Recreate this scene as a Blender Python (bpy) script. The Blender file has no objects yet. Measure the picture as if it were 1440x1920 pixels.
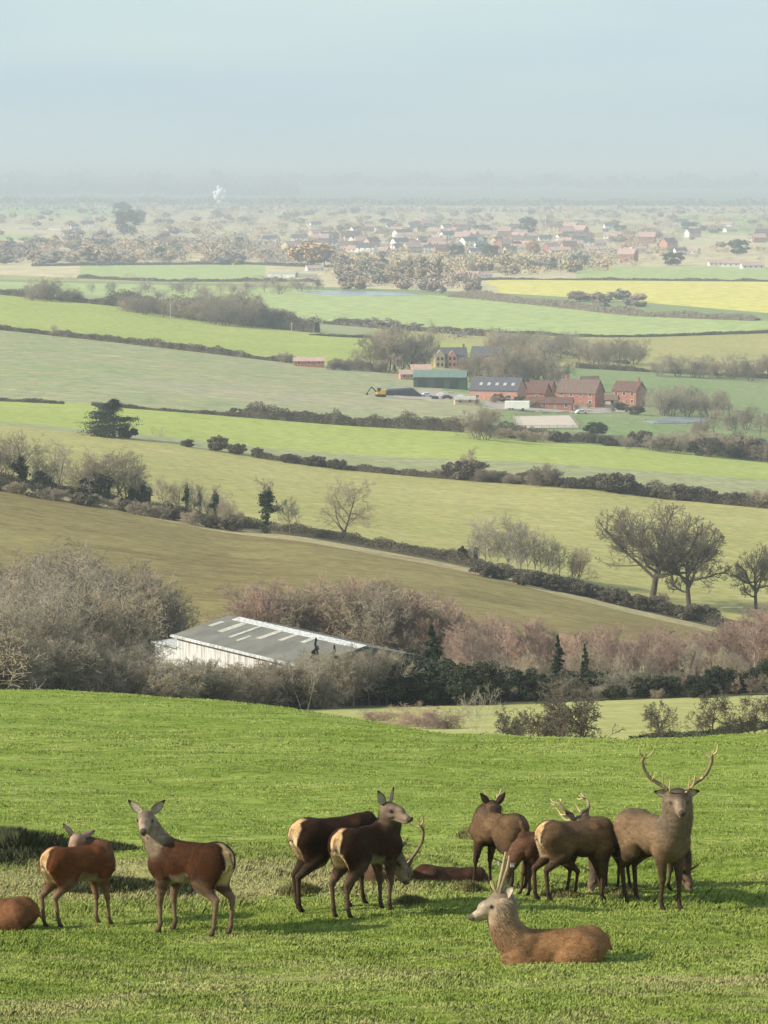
import bpy, math, random
import numpy as np
from mathutils import Vector, Matrix
R = math.radians; random.seed(5)
scn = bpy.context.scene
col = scn.collection

# ------------------------------------------------------------------ camera, world, sun, exposure
F = 6000.0                      # focal length in photo pixels (photo 1440 x 1920)
PITCH = math.atan(630 / F)      # horizon at photo row 330
cam = bpy.data.cameras.new('camera')
cam.sensor_fit = 'VERTICAL'; cam.sensor_height = 24.0; cam.lens = 24.0 * F / 1920
cam.clip_start = 0.5; cam.clip_end = 60000
camo = bpy.data.objects.new('camera', cam); col.objects.link(camo)
camo.location = (0, 0, 0); camo.rotation_euler = (R(90) - PITCH, 0, 0)
scn.camera = camo

SUN_AZ, SUN_EL = R(-106), R(29)          # azimuth clockwise from +Y (view direction); the sun stands on the left
sv = Vector((math.sin(SUN_AZ) * math.cos(SUN_EL), math.cos(SUN_AZ) * math.cos(SUN_EL), math.sin(SUN_EL)))
sl = bpy.data.lights.new('sun', 'SUN'); sl.energy = 3.9; sl.angle = R(1.0); sl.color = (1.0, 0.93, 0.80)
so = bpy.data.objects.new('sun', sl); col.objects.link(so)
so.rotation_euler = sv.to_track_quat('Z', 'Y').to_euler()

w = bpy.data.worlds.new('World'); scn.world = w; w.use_nodes = True
nt = w.node_tree; nt.nodes.clear()
bg = nt.nodes.new('ShaderNodeBackground'); out = nt.nodes.new('ShaderNodeOutputWorld')
sky = nt.nodes.new('ShaderNodeTexSky'); sky.sky_type = 'NISHITA'; sky.sun_disc = False
sky.sun_elevation = SUN_EL; sky.sun_rotation = SUN_AZ; sky.dust_density = 1.6; sky.air_density = 1.3; sky.altitude = 150
tc = nt.nodes.new('ShaderNodeTexCoord')
mp = nt.nodes.new('ShaderNodeMapping'); mp.inputs['Scale'].default_value = (2.2, 2.2, 14)
ns = nt.nodes.new('ShaderNodeTexNoise'); ns.inputs['Scale'].default_value = 1.6; ns.inputs['Detail'].default_value = 3
cr = nt.nodes.new('ShaderNodeValToRGB')
cr.color_ramp.elements[0].position = .35; cr.color_ramp.elements[0].color = (3.9, 5.5, 6.75, 1)
cr.color_ramp.elements[1].position = .70; cr.color_ramp.elements[1].color = (5.4, 6.7, 6.8, 1)
mx = nt.nodes.new('ShaderNodeMix'); mx.data_type = 'RGBA'; mx.inputs['Factor'].default_value = .8
nt.links.new(tc.outputs['Generated'], mp.inputs['Vector']); nt.links.new(mp.outputs[0], ns.inputs['Vector'])
nt.links.new(ns.outputs['Fac'], cr.inputs['Fac'])
nt.links.new(sky.outputs[0], mx.inputs['A']); nt.links.new(cr.outputs[0], mx.inputs['B'])
nt.links.new(mx.outputs['Result'], bg.inputs['Color']); bg.inputs['Strength'].default_value = 0.085
nt.links.new(bg.outputs[0], out.inputs['Surface'])

scn.view_settings.view_transform = 'Standard'; scn.view_settings.look = 'None'
scn.view_settings.exposure = 0.62; scn.view_settings.gamma = 1.0; scn.view_settings.use_curve_mapping = False
scn.cycles.max_bounces = 4; scn.cycles.diffuse_bounces = 2; scn.cycles.glossy_bounces = 1
scn.cycles.transmission_bounces = 1; scn.cycles.volume_bounces = 0; scn.cycles.transparent_max_bounces = 8
scn.cycles.use_denoising = True; scn.cycles.caustics_reflective = False; scn.cycles.caustics_refractive = False
HAZE_DENSITY = 0.00016

# ------------------------------------------------------------------ helpers
def tag(o, label=None, cat=None, group=None, kind=None):
    if label: o['label'] = label
    if cat: o['category'] = cat
    if group: o['group'] = group
    if kind: o['kind'] = kind
    return o
def empty(name, loc=(0, 0, 0), rz=0.0):
    o = bpy.data.objects.new(name, None); col.objects.link(o)
    o.location = loc; o.rotation_euler = (0, 0, rz); o.empty_display_size = .3
    return o
def mesh_np(name, V, faces_list, mats, matidx=None, smooth=False, attr=None):
    """V (n,3); faces_list: list of int arrays (m,k)"""
    me = bpy.data.meshes.new(name)
    V = np.asarray(V, dtype=np.float32)
    tot = sum(len(f) for f in faces_list)
    loops = np.concatenate([np.asarray(f).ravel() for f in faces_list]).astype(np.int32)
    lt = np.concatenate([np.full(len(f), f.shape[1], dtype=np.int32) for f in faces_list])
    ls = np.concatenate([[0], np.cumsum(lt)[:-1]]).astype(np.int32)
    me.vertices.add(len(V)); me.vertices.foreach_set('co', V.ravel())
    me.loops.add(len(loops)); me.loops.foreach_set('vertex_index', loops)
    me.polygons.add(tot); me.polygons.foreach_set('loop_start', ls); me.polygons.foreach_set('loop_total', lt)
    for m in (mats if isinstance(mats, (list, tuple)) else [mats]): me.materials.append(m)
    if matidx is not None: me.polygons.foreach_set('material_index', np.asarray(matidx, dtype=np.int32))
    if smooth: me.polygons.foreach_set('use_smooth', np.ones(tot, dtype=bool))
    me.update(calc_edges=True)
    if attr is not None:
        a = me.color_attributes.new('tint', 'FLOAT_COLOR', 'POINT')
        c = np.ones((len(V), 4), dtype=np.float32); c[:, :3] = attr
        a.data.foreach_set('color', c.ravel())
    return me
def link(name, me, parent=None, loc=None):
    o = bpy.data.objects.new(name, me); col.objects.link(o)
    if parent: o.parent = parent
    if loc is not None: o.location = loc
    return o
def copy_tree(o, parent=None):
    c = o.copy(); col.objects.link(c)
    if parent: c.parent = parent
    for ch in list(o.children): copy_tree(ch, c)
    return c

class MB:
    """collects boxes / prisms into one mesh"""
    def __init__(s): s.v = []; s.f = []
    def add(s, v, f):
        n = len(s.v); s.v += [tuple(p) for p in v]; s.f += [tuple(i + n for i in q) for q in f]; return s
    def box(s, x0, x1, y0, y1, z0, z1):
        v = [(x0, y0, z0), (x1, y0, z0), (x1, y1, z0), (x0, y1, z0), (x0, y0, z1), (x1, y0, z1), (x1, y1, z1), (x0, y1, z1)]
        return s.add(v, [(0, 3, 2, 1), (4, 5, 6, 7), (0, 1, 5, 4), (1, 2, 6, 5), (2, 3, 7, 6), (3, 0, 4, 7)])
    def prism(s, pts, d):
        """pts: planar polygon (3d), extruded by vector d"""
        n = len(pts); v = [Vector(p) for p in pts] + [Vector(p) + Vector(d) for p in pts]
        f = [tuple(range(n))[::-1], tuple(range(n, 2 * n))] + [(i, (i + 1) % n, n + (i + 1) % n, n + i) for i in range(n)]
        return s.add(v, f)
    def build(s, name, mat, parent=None, bevel=0, smooth=False):
        me = bpy.data.meshes.new(name); me.from_pydata(s.v, [], s.f); me.materials.append(mat); me.update()
        if smooth: me.polygons.foreach_set('use_smooth', np.ones(len(me.polygons), dtype=bool))
        o = link(name, me, parent)
        if bevel:
            b = o.modifiers.new('bevel', 'BEVEL'); b.width = bevel; b.segments = 2; b.limit_method = 'ANGLE'
        return o

def tubes(P0, P1, R0, R1, n=3):
    P0 = np.asarray(P0, float); P1 = np.asarray(P1, float); R0 = np.asarray(R0, float); R1 = np.asarray(R1, float)
    d = P1 - P0; L = np.linalg.norm(d, axis=1, keepdims=True); d = d / np.maximum(L, 1e-9)
    ref = np.where(np.abs(d[:, 2:3]) > .9, np.array([[1., 0, 0]]), np.array([[0., 0, 1.]]))
    a = np.cross(d, ref); a /= np.linalg.norm(a, axis=1, keepdims=True); b = np.cross(d, a)
    m = len(P0); V = np.zeros((m, 2 * n, 3))
    for k in range(n):
        t = 2 * math.pi * k / n; o = a * math.cos(t) + b * math.sin(t)
        V[:, k] = P0 + o * R0[:, None]; V[:, n + k] = P1 + o * R1[:, None]
    base = (np.arange(m) * 2 * n)[:, None]
    Fc = np.concatenate([base + np.array([[k, (k + 1) % n, n + (k + 1) % n, n + k]]) for k in range(n)])
    return V.reshape(-1, 3), Fc
def leafquads(P, size, rng, flat=0.0, elong=1.6):
    """random oriented rhombus faces at P; size array"""
    n = len(P); a = rng.normal(size=(n, 3)); a /= np.linalg.norm(a, axis=1, keepdims=True)
    b = rng.normal(size=(n, 3)); b -= (b * a).sum(1, keepdims=True) * a; b /= np.linalg.norm(b, axis=1, keepdims=True)
    if flat: a[:, 2] *= (1 - flat); b[:, 2] *= (1 - flat)
    s = np.asarray(size).reshape(-1, 1)
    V = np.stack([P - a * s * elong / 2, P + b * s / 2, P + a * s * elong / 2, P - b * s / 2], 1).reshape(-1, 3)
    return V, np.arange(4 * n).reshape(-1, 4)

# ------------------------------------------------------------------ materials
def new_mat(name):
    m = bpy.data.materials.new(name); m.use_nodes = True; t = m.node_tree; b = t.nodes['Principled BSDF']
    b.inputs['Specular IOR Level'].default_value = .2
    return m, t, b
def N(t, typ, **kw):
    n = t.nodes.new(typ)
    for k, v in kw.items():
        if k in n.inputs: n.inputs[k].default_value = v
        else: setattr(n, k, v)
    return n
def coords(t, scale=(1, 1, 1), rot=(0, 0, 0), kind='Object'):
    c = t.nodes.new('ShaderNodeTexCoord'); m = t.nodes.new('ShaderNodeMapping')
    m.inputs['Scale'].default_value = scale; m.inputs['Rotation'].default_value = rot
    t.links.new(c.outputs[kind], m.inputs['Vector']); return m.outputs[0]
def noise(t, vec, scale, detail=4, rough=.55, dist=0):
    n = N(t, 'ShaderNodeTexNoise', Scale=scale, Detail=detail, Roughness=rough, Distortion=dist)
    t.links.new(vec, n.inputs['Vector']); return n.outputs['Fac']
def ramp(t, fac, stops):
    r = t.nodes.new('ShaderNodeValToRGB'); e = r.color_ramp.elements
    while len(e) < len(stops): e.new(.5)
    for i, (p, c) in enumerate(stops): e[i].position = p; e[i].color = tuple(c) + (1,)
    t.links.new(fac, r.inputs['Fac']); return r.outputs['Color']
def mix(t, a, b, fac, mode='MIX'):
    m = t.nodes.new('ShaderNodeMix'); m.data_type = 'RGBA'; m.blend_type = mode
    for s, v in (('A', a), ('B', b)):
        if isinstance(v, tuple): m.inputs[s].default_value = v + (1,)
        else: t.links.new(v, m.inputs[s])
    if isinstance(fac, (int, float)): m.inputs['Factor'].default_value = fac
    else: t.links.new(fac, m.inputs['Factor'])
    return m.outputs['Result']
def bump(t, b, fac, dist, strength=.6):
    n = N(t, 'ShaderNodeBump', Distance=dist, Strength=strength); t.links.new(fac, n.inputs['Height'])
    t.links.new(n.outputs[0], b.inputs['Normal'])
def simple(name, c, rough=.75, var=.25, scale=2.0, metal=0.0, spec=.2, rand=False):
    m, t, b = new_mat(name); v = coords(t); f = noise(t, v, scale, 5)
    d = tuple(x * (1 - var) for x in c); e = tuple(min(1, x * (1 + var)) for x in c)
    cc = ramp(t, f, [(.3, d), (.7, e)])
    if rand:
        oi = t.nodes.new('ShaderNodeObjectInfo')
        r2 = ramp(t, oi.outputs['Random'], [(0, (.68, .68, .68)), (.5, (1, 1, 1)), (1, (1.3, 1.24, 1.15))])
        cc = mix(t, cc, r2, 1.0, 'MULTIPLY')
    t.links.new(cc, b.inputs['Base Color'])
    b.inputs['Roughness'].default_value = rough; b.inputs['Metallic'].default_value = metal
    b.inputs['Specular IOR Level'].default_value = spec
    return m
def lean_up(t, b, k=.55, up=.8):
    # thin leaves and twigs scatter light like the mass they form: lean the shading normal towards the sky
    ge = t.nodes.new('ShaderNodeNewGeometry'); vm = N(t, 'ShaderNodeVectorMath', operation='SCALE'); vm.inputs['Scale'].default_value = k; t.links.new(ge.outputs['Normal'], vm.inputs[0])
    va = N(t, 'ShaderNodeVectorMath', operation='ADD'); va.inputs[1].default_value = (-.25 * up, 0, up); t.links.new(vm.outputs[0], va.inputs[0]); vn = N(t, 'ShaderNodeVectorMath', operation='NORMALIZE'); t.links.new(va.outputs[0], vn.inputs[0]); t.links.new(vn.outputs[0], b.inputs['Normal'])
def field(name, c1, c2, c3=None, big=.02, streak=.25, rot=0.3, speck=1.5, c_speck=None, stretch=6):
    """cultivated or grazed land: broad patches, fine mottling, faint working lines"""
    m, t, b = new_mat(name); v = coords(t)
    f1 = noise(t, v, big, 5, .6, .6); cc = ramp(t, f1, [(.32, c1), (.68, c2)])
    vs = coords(t, (1, stretch, 1), (0, 0, rot)); f2 = noise(t, vs, .06, 4, .6)
    if c3: cc = mix(t, cc, c3, ramp(t, f2, [(.48, (0, 0, 0)), (.72, (streak * 2.4,) * 3)]))
    f3 = noise(t, v, speck, 3, .7)
    cc = mix(t, cc, ramp(t, f3, [(.3, (.72, .72, .70)), (.7, (1.25, 1.25, 1.2))]), 1.0, 'MULTIPLY')
    t.links.new(cc, b.inputs['Base Color']); b.inputs['Roughness'].default_value = .95
    b.inputs['Specular IOR Level'].default_value = .05
    bump(t, b, f3, .25, .5)
    return m

M = {}
M['bark'] = simple('bark', (.135, .105, .082), .9, .3, 1.5, rand=True)
M['oak_bark'] = simple('oak_bark', (.095, .082, .060), .9, .3, .8)
M['twig'] = simple('twig', (.31, .255, .175), .9, .25, .25, rand=True)
M['twig_red'] = simple('twig_red', (.36, .25, .19), .9, .25, .25, rand=True)
M['twig_grey'] = simple('twig_grey', (.33, .285, .205), .9, .25, .25, rand=True)
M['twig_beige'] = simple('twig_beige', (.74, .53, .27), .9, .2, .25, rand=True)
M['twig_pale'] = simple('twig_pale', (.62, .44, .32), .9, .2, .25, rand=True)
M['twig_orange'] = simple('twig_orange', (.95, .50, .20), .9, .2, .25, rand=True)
M['birch_bark'] = simple('birch_bark', (.42, .38, .33), .8, .4, 3)
M['ivy'] = simple('ivy', (.036, .055, .022), .7, .4, .6)
M['evergreen'] = simple('evergreen', (.046, .055, .030), .8, .5, .5, rand=True)
M['conifer'] = simple('conifer', (.03, .052, .026), .8, .4, .6, rand=True)
M['cedar'] = simple('cedar', (.05, .06, .035), .8, .4, .6)
M['hedge'] = simple('hedge', (.135, .112, .074), .9, .45, .3)
M['hedge_green'] = simple('hedge_green', (.085, .095, .048), .9, .45, .3)
for k_ in ('twig_beige', 'twig_pale', 'twig_orange', 'twig_grey', 'twig', 'twig_red'): lean_up(M[k_].node_tree, M[k_].node_tree.nodes['Principled BSDF'], .8 if k_ in ('twig', 'twig_red', 'twig_grey') else .15, .35 if k_ in ('twig', 'twig_red', 'twig_grey') else 1.0)
M['oak_twig'] = simple('oak_twig', (.165, .14, .098), .9, .25, .25)
M['thorn_twig'] = simple('thorn_twig', (.135, .115, .085), .9, .25, .25)
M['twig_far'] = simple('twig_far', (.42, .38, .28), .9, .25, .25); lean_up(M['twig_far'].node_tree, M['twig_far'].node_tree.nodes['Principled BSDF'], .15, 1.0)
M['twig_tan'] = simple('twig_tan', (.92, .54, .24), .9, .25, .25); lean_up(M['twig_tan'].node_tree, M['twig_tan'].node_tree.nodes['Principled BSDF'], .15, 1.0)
M['rushes'] = simple('rushes', (.075, .085, .038), .8, .5, 3)

# ------------------------------------------------------------------ picture <-> world
cP, sP = math.cos(PITCH), math.sin(PITCH)
def ray(px, py):
    cx = (np.asarray(px, float) - 720) / F; cy = -(np.asarray(py, float) - 960) / F
    Yd = cP + cy * sP
    return cx / Yd, (-sP + cy * cP) / Yd          # x/Y , z/Y
def proj(x, Y, z):
    d = Y * cP - z * sP; return 720 + F * x / d, 960 - F * (Y * sP + z * cP) / d
PXS = np.arange(-1200, 2641, 6.0)
def smooth1(a, n=11):
    p = np.pad(a, n // 2, mode='edge'); return np.convolve(p, np.ones(n) / n, 'valid')
PLAIN = -92.0
def curve(pts, Ys=None):
    xs, ys = zip(*pts); py = np.interp(PXS, xs, ys)
    # carry the end slopes a little beyond the frame
    for side in (0, 1):
        i = 0 if side == 0 else -1; j = 1 if side == 0 else -2
        if len(xs) > 1:
            sl_ = (ys[j] - ys[i]) / (xs[j] - xs[i]); m = PXS < xs[0] if side == 0 else PXS > xs[-1]
            dx = np.clip(PXS - xs[i], -500, 500); py = np.where(m, ys[i] + sl_ * dx * .6, py)
    py = smooth1(py, 13)
    u, t = ray(PXS, py)
    if Ys is None: Y = PLAIN / t
    else:
        yx, yy = zip(*Ys); Y = smooth1(np.interp(PXS, yx, yy), 41)
    return np.stack([u * Y, Y, t * Y], 1)
CURVES = [
 ('c0', curve([(0, 1440), (1440, 1440)], [(0, 130), (1440, 130)])),
 ('c1', curve([(0, 1292), (560, 1331), (900, 1322), (1440, 1303)], [(0, 215), (720, 245), (1440, 260)])),
 ('c2', curve([(0, 1262), (400, 1262), (700, 1262), (1000, 1272), (1440, 1245)], [(0, 315), (1440, 330)])),
 ('c2b', curve([(0, 914), (200, 954), (420, 999), (560, 1014), (700, 1039), (860, 1069), (1000, 1104), (1200, 1154), (1370, 1192), (1440, 1204)], [(0, 548), (720, 508), (1440, 458)])),
 ('c3', curve([(0, 905), (200, 945), (420, 990), (560, 1005), (700, 1030), (860, 1060), (1000, 1095), (1200, 1145), (1370, 1183), (1440, 1195)], [(0, 560), (720, 520), (1440, 470)])),
 ('c3b', curve([(0, 897), (200, 935), (420, 979), (560, 994), (700, 1018), (860, 1047), (1000, 1080), (1200, 1128), (1370, 1165), (1440, 1176)], [(0, 574), (720, 535), (1440, 486)])),
 ('c4', curve([(0, 797), (170, 814), (330, 834), (500, 860), (650, 880), (800, 894), (960, 905), (1100, 912), (1240, 932), (1440, 952)], [(0, 800), (1440, 720)])),
 ('c4b', curve([(0, 790), (330, 820), (500, 840), (700, 855), (1000, 866), (1440, 900)], [(0, 825), (1440, 790)])),
 ('c5', curve([(0, 750), (170, 758), (430, 778), (640, 795), (870, 808), (1000, 826), (1200, 840), (1440, 868)], [(0, 1000), (1440, 950)])),
 ('c6', curve([(0, 617), (210, 640), (550, 680), (750, 694), (1000, 684), (1100, 690), (1440, 709)], [(0, 1450), (550, 1350), (750, 1350), (1000, 1500), (1440, 1500)])),
 ('c7', curve([(0, 551), (220, 573), (400, 601), (560, 621), (720, 634), (900, 648), (1060, 662), (1200, 670), (1440, 688)], [(0, 1850), (560, 1700), (1440, 1640)])),
 ('c7b', curve([(0, 545), (300, 560), (480, 590), (600, 607), (720, 612), (900, 622), (1100, 632), (1200, 632), (1440, 624)])),
 ('c8', curve([(0, 528), (420, 536), (560, 542), (860, 556), (1060, 576), (1200, 592), (1440, 602)])),
 ('c8b', curve([(0, 524), (420, 532), (860, 546), (1000, 553), (1160, 563), (1440, 587)])),
 ('c9', curve([(0, 515), (300, 528), (600, 528), (880, 527), (920, 524), (1440, 528)])),
 ('c10', curve([(0, 500), (140, 498), (460, 495), (560, 500), (760, 505), (1100, 500), (1440, 500)])),
 ('c11', curve([(0, 440), (1440, 440)])),
 ('c12', curve([(0, 386), (1440, 386)])),
 ('c13', curve([(0, 364), (1440, 364)], [(0, 14500), (1440, 14500)])),
 ('c14', curve([(0, 338), (400, 334), (800, 339), (1440, 342)], [(0, 19000), (1440, 19000)])),
 ('c15', curve([(0, 309), (200, 307), (450, 315), (700, 312), (900, 320), (1200, 322), (1440, 318)], [(0, 24000), (1440, 24000)])),
]
CV = {k: v for k, v in CURVES}
CN = [k for k, _ in CURVES]
CA = np.stack([v for _, v in CURVES])                # (ncurve, ncol, 3)
def G(px, py, ymin=0):
    """point of the far ground seen at a picture position"""
    i = np.clip((px - PXS[0]) / 6.0, 0, len(PXS) - 1.001); i0 = int(i); w_ = i - i0
    C = CA[:, i0] * (1 - w_) + CA[:, i0 + 1] * w_
    u, t = ray(px, py)
    for k in range(len(C) - 1):
        A, B = C[k], C[k + 1]
        if B[1] < ymin: continue
        ea = A[2] - t * A[1]; eb = B[2] - t * B[1]
        if ea <= 0 <= eb or ea >= 0 >= eb and abs(ea - eb) > 1e-9:
            s = ea / (ea - eb); Pt = A + (B - A) * s
            return Vector((u * Pt[1], Pt[1], Pt[2]))
    k = int(np.argmin(np.abs(C[:, 2] - t * C[:, 1]))); Pt = C[k]
    return Vector((u * Pt[1], Pt[1], Pt[2]))
def GZ(px, Y):
    """ground under a picture column at distance Y"""
    i = np.clip((px - PXS[0]) / 6.0, 0, len(PXS) - 1.001); i0 = int(i); w_ = i - i0
    C = CA[:, i0] * (1 - w_) + CA[:, i0 + 1] * w_
    z = np.interp(Y, C[:, 1], C[:, 2]); u, _ = ray(px, 960 - F * (Y * sP + z * cP) / (Y * cP - z * sP))
    return Vector((float(u) * Y, Y, float(z)))

# ------------------------------------------------------------------ far ground
FM = {
 'paddock': field('pasture_pale', (.37, .35, .125), (.43, .40, .16), (.30, .28, .11), .05, .3, .2, .8),
 'floor': field('woodland_floor', (.10, .085, .05), (.14, .13, .07), None, .05),
 'olive': field('pasture_olive', (.215, .158, .066), (.31, .25, .10), (.17, .125, .055), .022, .32, .15, .45, stretch=3),
 'margin': field('rough_margin', (.40, .31, .17), (.46, .38, .21), (.22, .17, .09), .1, .3, .2, .8),
 'yellowgreen': field('pasture_yellow', (.37, .33, .12), (.45, .385, .16), (.30, .31, .11), .015, .25, .15, .4, stretch=2.5),
 'stubble': field('grey_green_stubble', (.31, .31, .15), (.35, .34, .18), (.37, .32, .21), .015, .3, .1, .3),
 'bright': field('winter_wheat', (.345, .385, .10), (.40, .42, .12), (.42, .40, .15), .012, .2, .1, .3),
 'mixed': field('worked_field', (.25, .31, .13), (.36, .33, .22), (.48, .37, .20), .006, .5, .12, .2, stretch=4),
 'pale': field('pale_green_field', (.37, .43, .155), (.41, .46, .18), (.44, .44, .21), .006, .2, .1, .1),
 'yellow': field('mustard_field', (.66, .56, .14), (.70, .59, .16), (.54, .54, .14), .006, .2, .1, .1),
 'farm': field('farm_grass', (.20, .27, .10), (.27, .30, .14), (.30, .27, .17), .015, .3, .2, .3),
 'brown': field('village_ground', (.58, .46, .27), (.62, .51, .31), (.50, .46, .25), .004, .3, .1, .05),
 'far': field('far_plain', (.16, .20, .12), (.26, .27, .16), (.10, .12, .08), .0012, .45, .05, .004, stretch=9),
}
fmk = list(FM)
STRIP = {'c0': 'paddock', 'c1': 'floor', 'c2': 'olive', 'c2b': 'margin', 'c3': 'floor', 'c3b': 'yellowgreen', 'c4': 'stubble', 'c4b': 'bright', 'c5': 'mixed',
         'c6': 'bright', 'c7': 'stubble', 'c7b': 'pale', 'c8': 'farm', 'c8b': 'brown', 'c9': 'brown', 'c10': 'brown', 'c11': 'brown', 'c12': 'far', 'c13': 'far', 'c14': 'far'}
SUB = {'c0': 8, 'c1': 4, 'c2': 16, 'c3': 2, 'c3b': 12, 'c5': 12, 'c6': 8}
rows = []; rmat = []
for k in range(len(CN) - 1):
    n = SUB.get(CN[k], 4)
    for j in range(n):
        s = j / n; rows.append(CA[k] * (1 - s) + CA[k + 1] * s); rmat.append((CN[k], s))
rows.append(CA[-1])
last = CA[-1].copy(); last[:, 1] += 4000; last[:, 0] *= last[:, 1] / CA[-1][:, 1]; last[:, 2] -= 250; rows.append(last); rmat.append(('c14', 1))
GR = np.stack(rows); nr, nc = GR.shape[:2]
# the land rolls a little within each field
rr = np.random.default_rng(3)
idx = np.arange(nr * nc).reshape(nr, nc)
fc = np.stack([idx[:-1, :-1], idx[:-1, 1:], idx[1:, 1:], idx[1:, :-1]], -1).reshape(-1, 4)
mi = np.zeros((nr - 1, nc - 1), int)
mid = (PXS[:-1] + PXS[1:]) / 2
for r_, (ck, s) in enumerate(rmat[:nr - 1]):
    mi[r_] = fmk.index(STRIP[ck])
    if ck == 'c5': mi[r_, mid > 700 + 250 * s] = fmk.index('farm')
    if ck == 'c5' and s < .34: mi[r_, mid < 900] = fmk.index('mixed')
    if ck in ('c7',): mi[r_, mid > 700] = fmk.index('yellowgreen')
    if ck == 'c6': mi[r_, mid > 980] = fmk.index('yellowgreen')
    if ck == 'c8b': mi[r_, mid > 905 + 30 * (1 - s)] = fmk.index('yellow')
    if ck == 'c8b': mi[r_, mid < 560] = fmk.index('yellowgreen')
    if ck == 'c9': mi[r_, (mid > 150) & (mid < 500)] = fmk.index('pale')
    if ck == 'c9': mi[r_, mid > 1080] = fmk.index('pale')
    if ck == 'c11' and s >= .5: mi[r_, mid < 230] = fmk.index('pale')
    if ck == 'c11' and .0 <= s < .3: mi[r_, mid > 1270] = fmk.index('pale')
    if ck == 'c10' and s > .7: mi[r_, mid < 60] = fmk.index('pale')
ground = link('terrain', mesh_np('terrain', GR.reshape(-1, 3), [fc], [FM[k] for k in fmk], mi.ravel(), smooth=True))
tag(ground, kind='structure')

# ------------------------------------------------------------------ near hill (heightfield)
def brow_of(px): return np.interp(px, [-400, 0, 150, 350, 560, 700, 850, 1000, 1300, 1440, 1900], [1275, 1294, 1299, 1311, 1332, 1357, 1381, 1387, 1384, 1376, 1350])
def _brow_y(pyb):
    # start of the roll-over so that the skyline shows at row pyb
    T = -ray(720, pyb)[1]; c = .0035
    A_, B_ = 5.315, .105          # z = -(A + B Y) - c (Y-Yb)^2
    # tangent from the eye: slope B + 2c d = T ; A + B Y + c d^2 = T Y
    d = (T - B_) / (2 * c); Yt = (A_ + c * d * d) / (T - B_); return Yt - d
_bt = np.arange(1200, 1460, 2.0); _bv = np.array([_brow_y(p) for p in _bt])
DIPS = [(2.35, 46.6, .36, 1.9, 1.1), (4.6, 46.6, .34, 1.6, 1.1), (-4.2, 45.5, .10, 1.4, .5), (-4.6, 50.3, .30, 1.8, 1.0), (-3.0, 46.6, -.10, 1.2, .5)]
def vnoise(x, y, s, seed=0):
    x = np.asarray(x) * s; y = np.asarray(y) * s
    return (np.sin(x * 1.7 + y * .9 + seed) + np.sin(-x * 1.1 + y * 2.1 + seed * 2.3) + np.sin(x * 2.9 + y * 1.3 + seed * .7) * .6 + np.sin(x * .7 - y * 3.3 + seed * 1.9) * .6) / 3.2
def HZ(x, Y):
    x = np.asarray(x, float); Y = np.asarray(Y, float)
    px = 720 + F * x / np.maximum(Y * 1.02, 20.0)
    Yb = np.interp(brow_of(px), _bt, _bv)
    z = -(5.315 + .105 * Y)
    z = z - .0035 * np.clip(Y - Yb, 0, 45) ** 2 - .315 * np.clip(Y - Yb - 45, 0, None)
    near = -1.75 - .235 * Y                                   # slope running up to the viewer
    k = np.clip((34 - Y) / 12, 0, 1); k = k * k * (3 - 2 * k)
    zn = np.maximum(near, z - .0 * Y) if False else near
    z = z * (1 - k) + np.maximum(zn, z) * k
    z = z + .10 * vnoise(x, Y, .35, 1) * np.clip((Y - 20) / 20, 0, 1) + .030 * vnoise(x, Y, 1.5, 4) + .016 * vnoise(x, Y * 1.6, 3.3, 2) + .006 * vnoise(x, Y, 8.1, 7)
    for (cx, cy, dp, rx, ry) in DIPS:
        z = z - dp * np.exp(-((x - cx) / rx) ** 2 - ((Y - cy) / ry) ** 2)
    return z
def HP(px, Y):
    """near hill point in picture column px at distance Y"""
    z = 0
    for _ in range(6):
        d = Y * cP - z * sP; x = (px - 720) / F * d; z = float(HZ(x, Y))
    return Vector((x, Y, z))
def HY(px, py, y0=30, y1=110):
    """near hill point seen at a picture position"""
    u, t = ray(px, py); Y = np.arange(y0, y1, .05); e = HZ(u * Y, Y) - t * Y
    i = int(np.argmax(e > 0)) if (e > 0).any() else 0
    return Vector((u * Y[i], Y[i], float(HZ(u * Y[i], Y[i]))))
ys = np.concatenate([np.arange(-30, 30, 1.5), np.arange(30, 60, .25), np.arange(60, 175, 1.0)])
xs = np.concatenate([np.arange(-70, -14, 2.0), np.arange(-14, 14, .25), np.arange(14, 71, 2.0)])
X, Yg = np.meshgrid(xs, ys); Z = HZ(X, Yg)
idx = np.arange(X.size).reshape(X.shape)
fc = np.stack([idx[:-1, :-1], idx[:-1, 1:], idx[1:, 1:], idx[1:, :-1]], -1).reshape(-1, 4)

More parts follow.
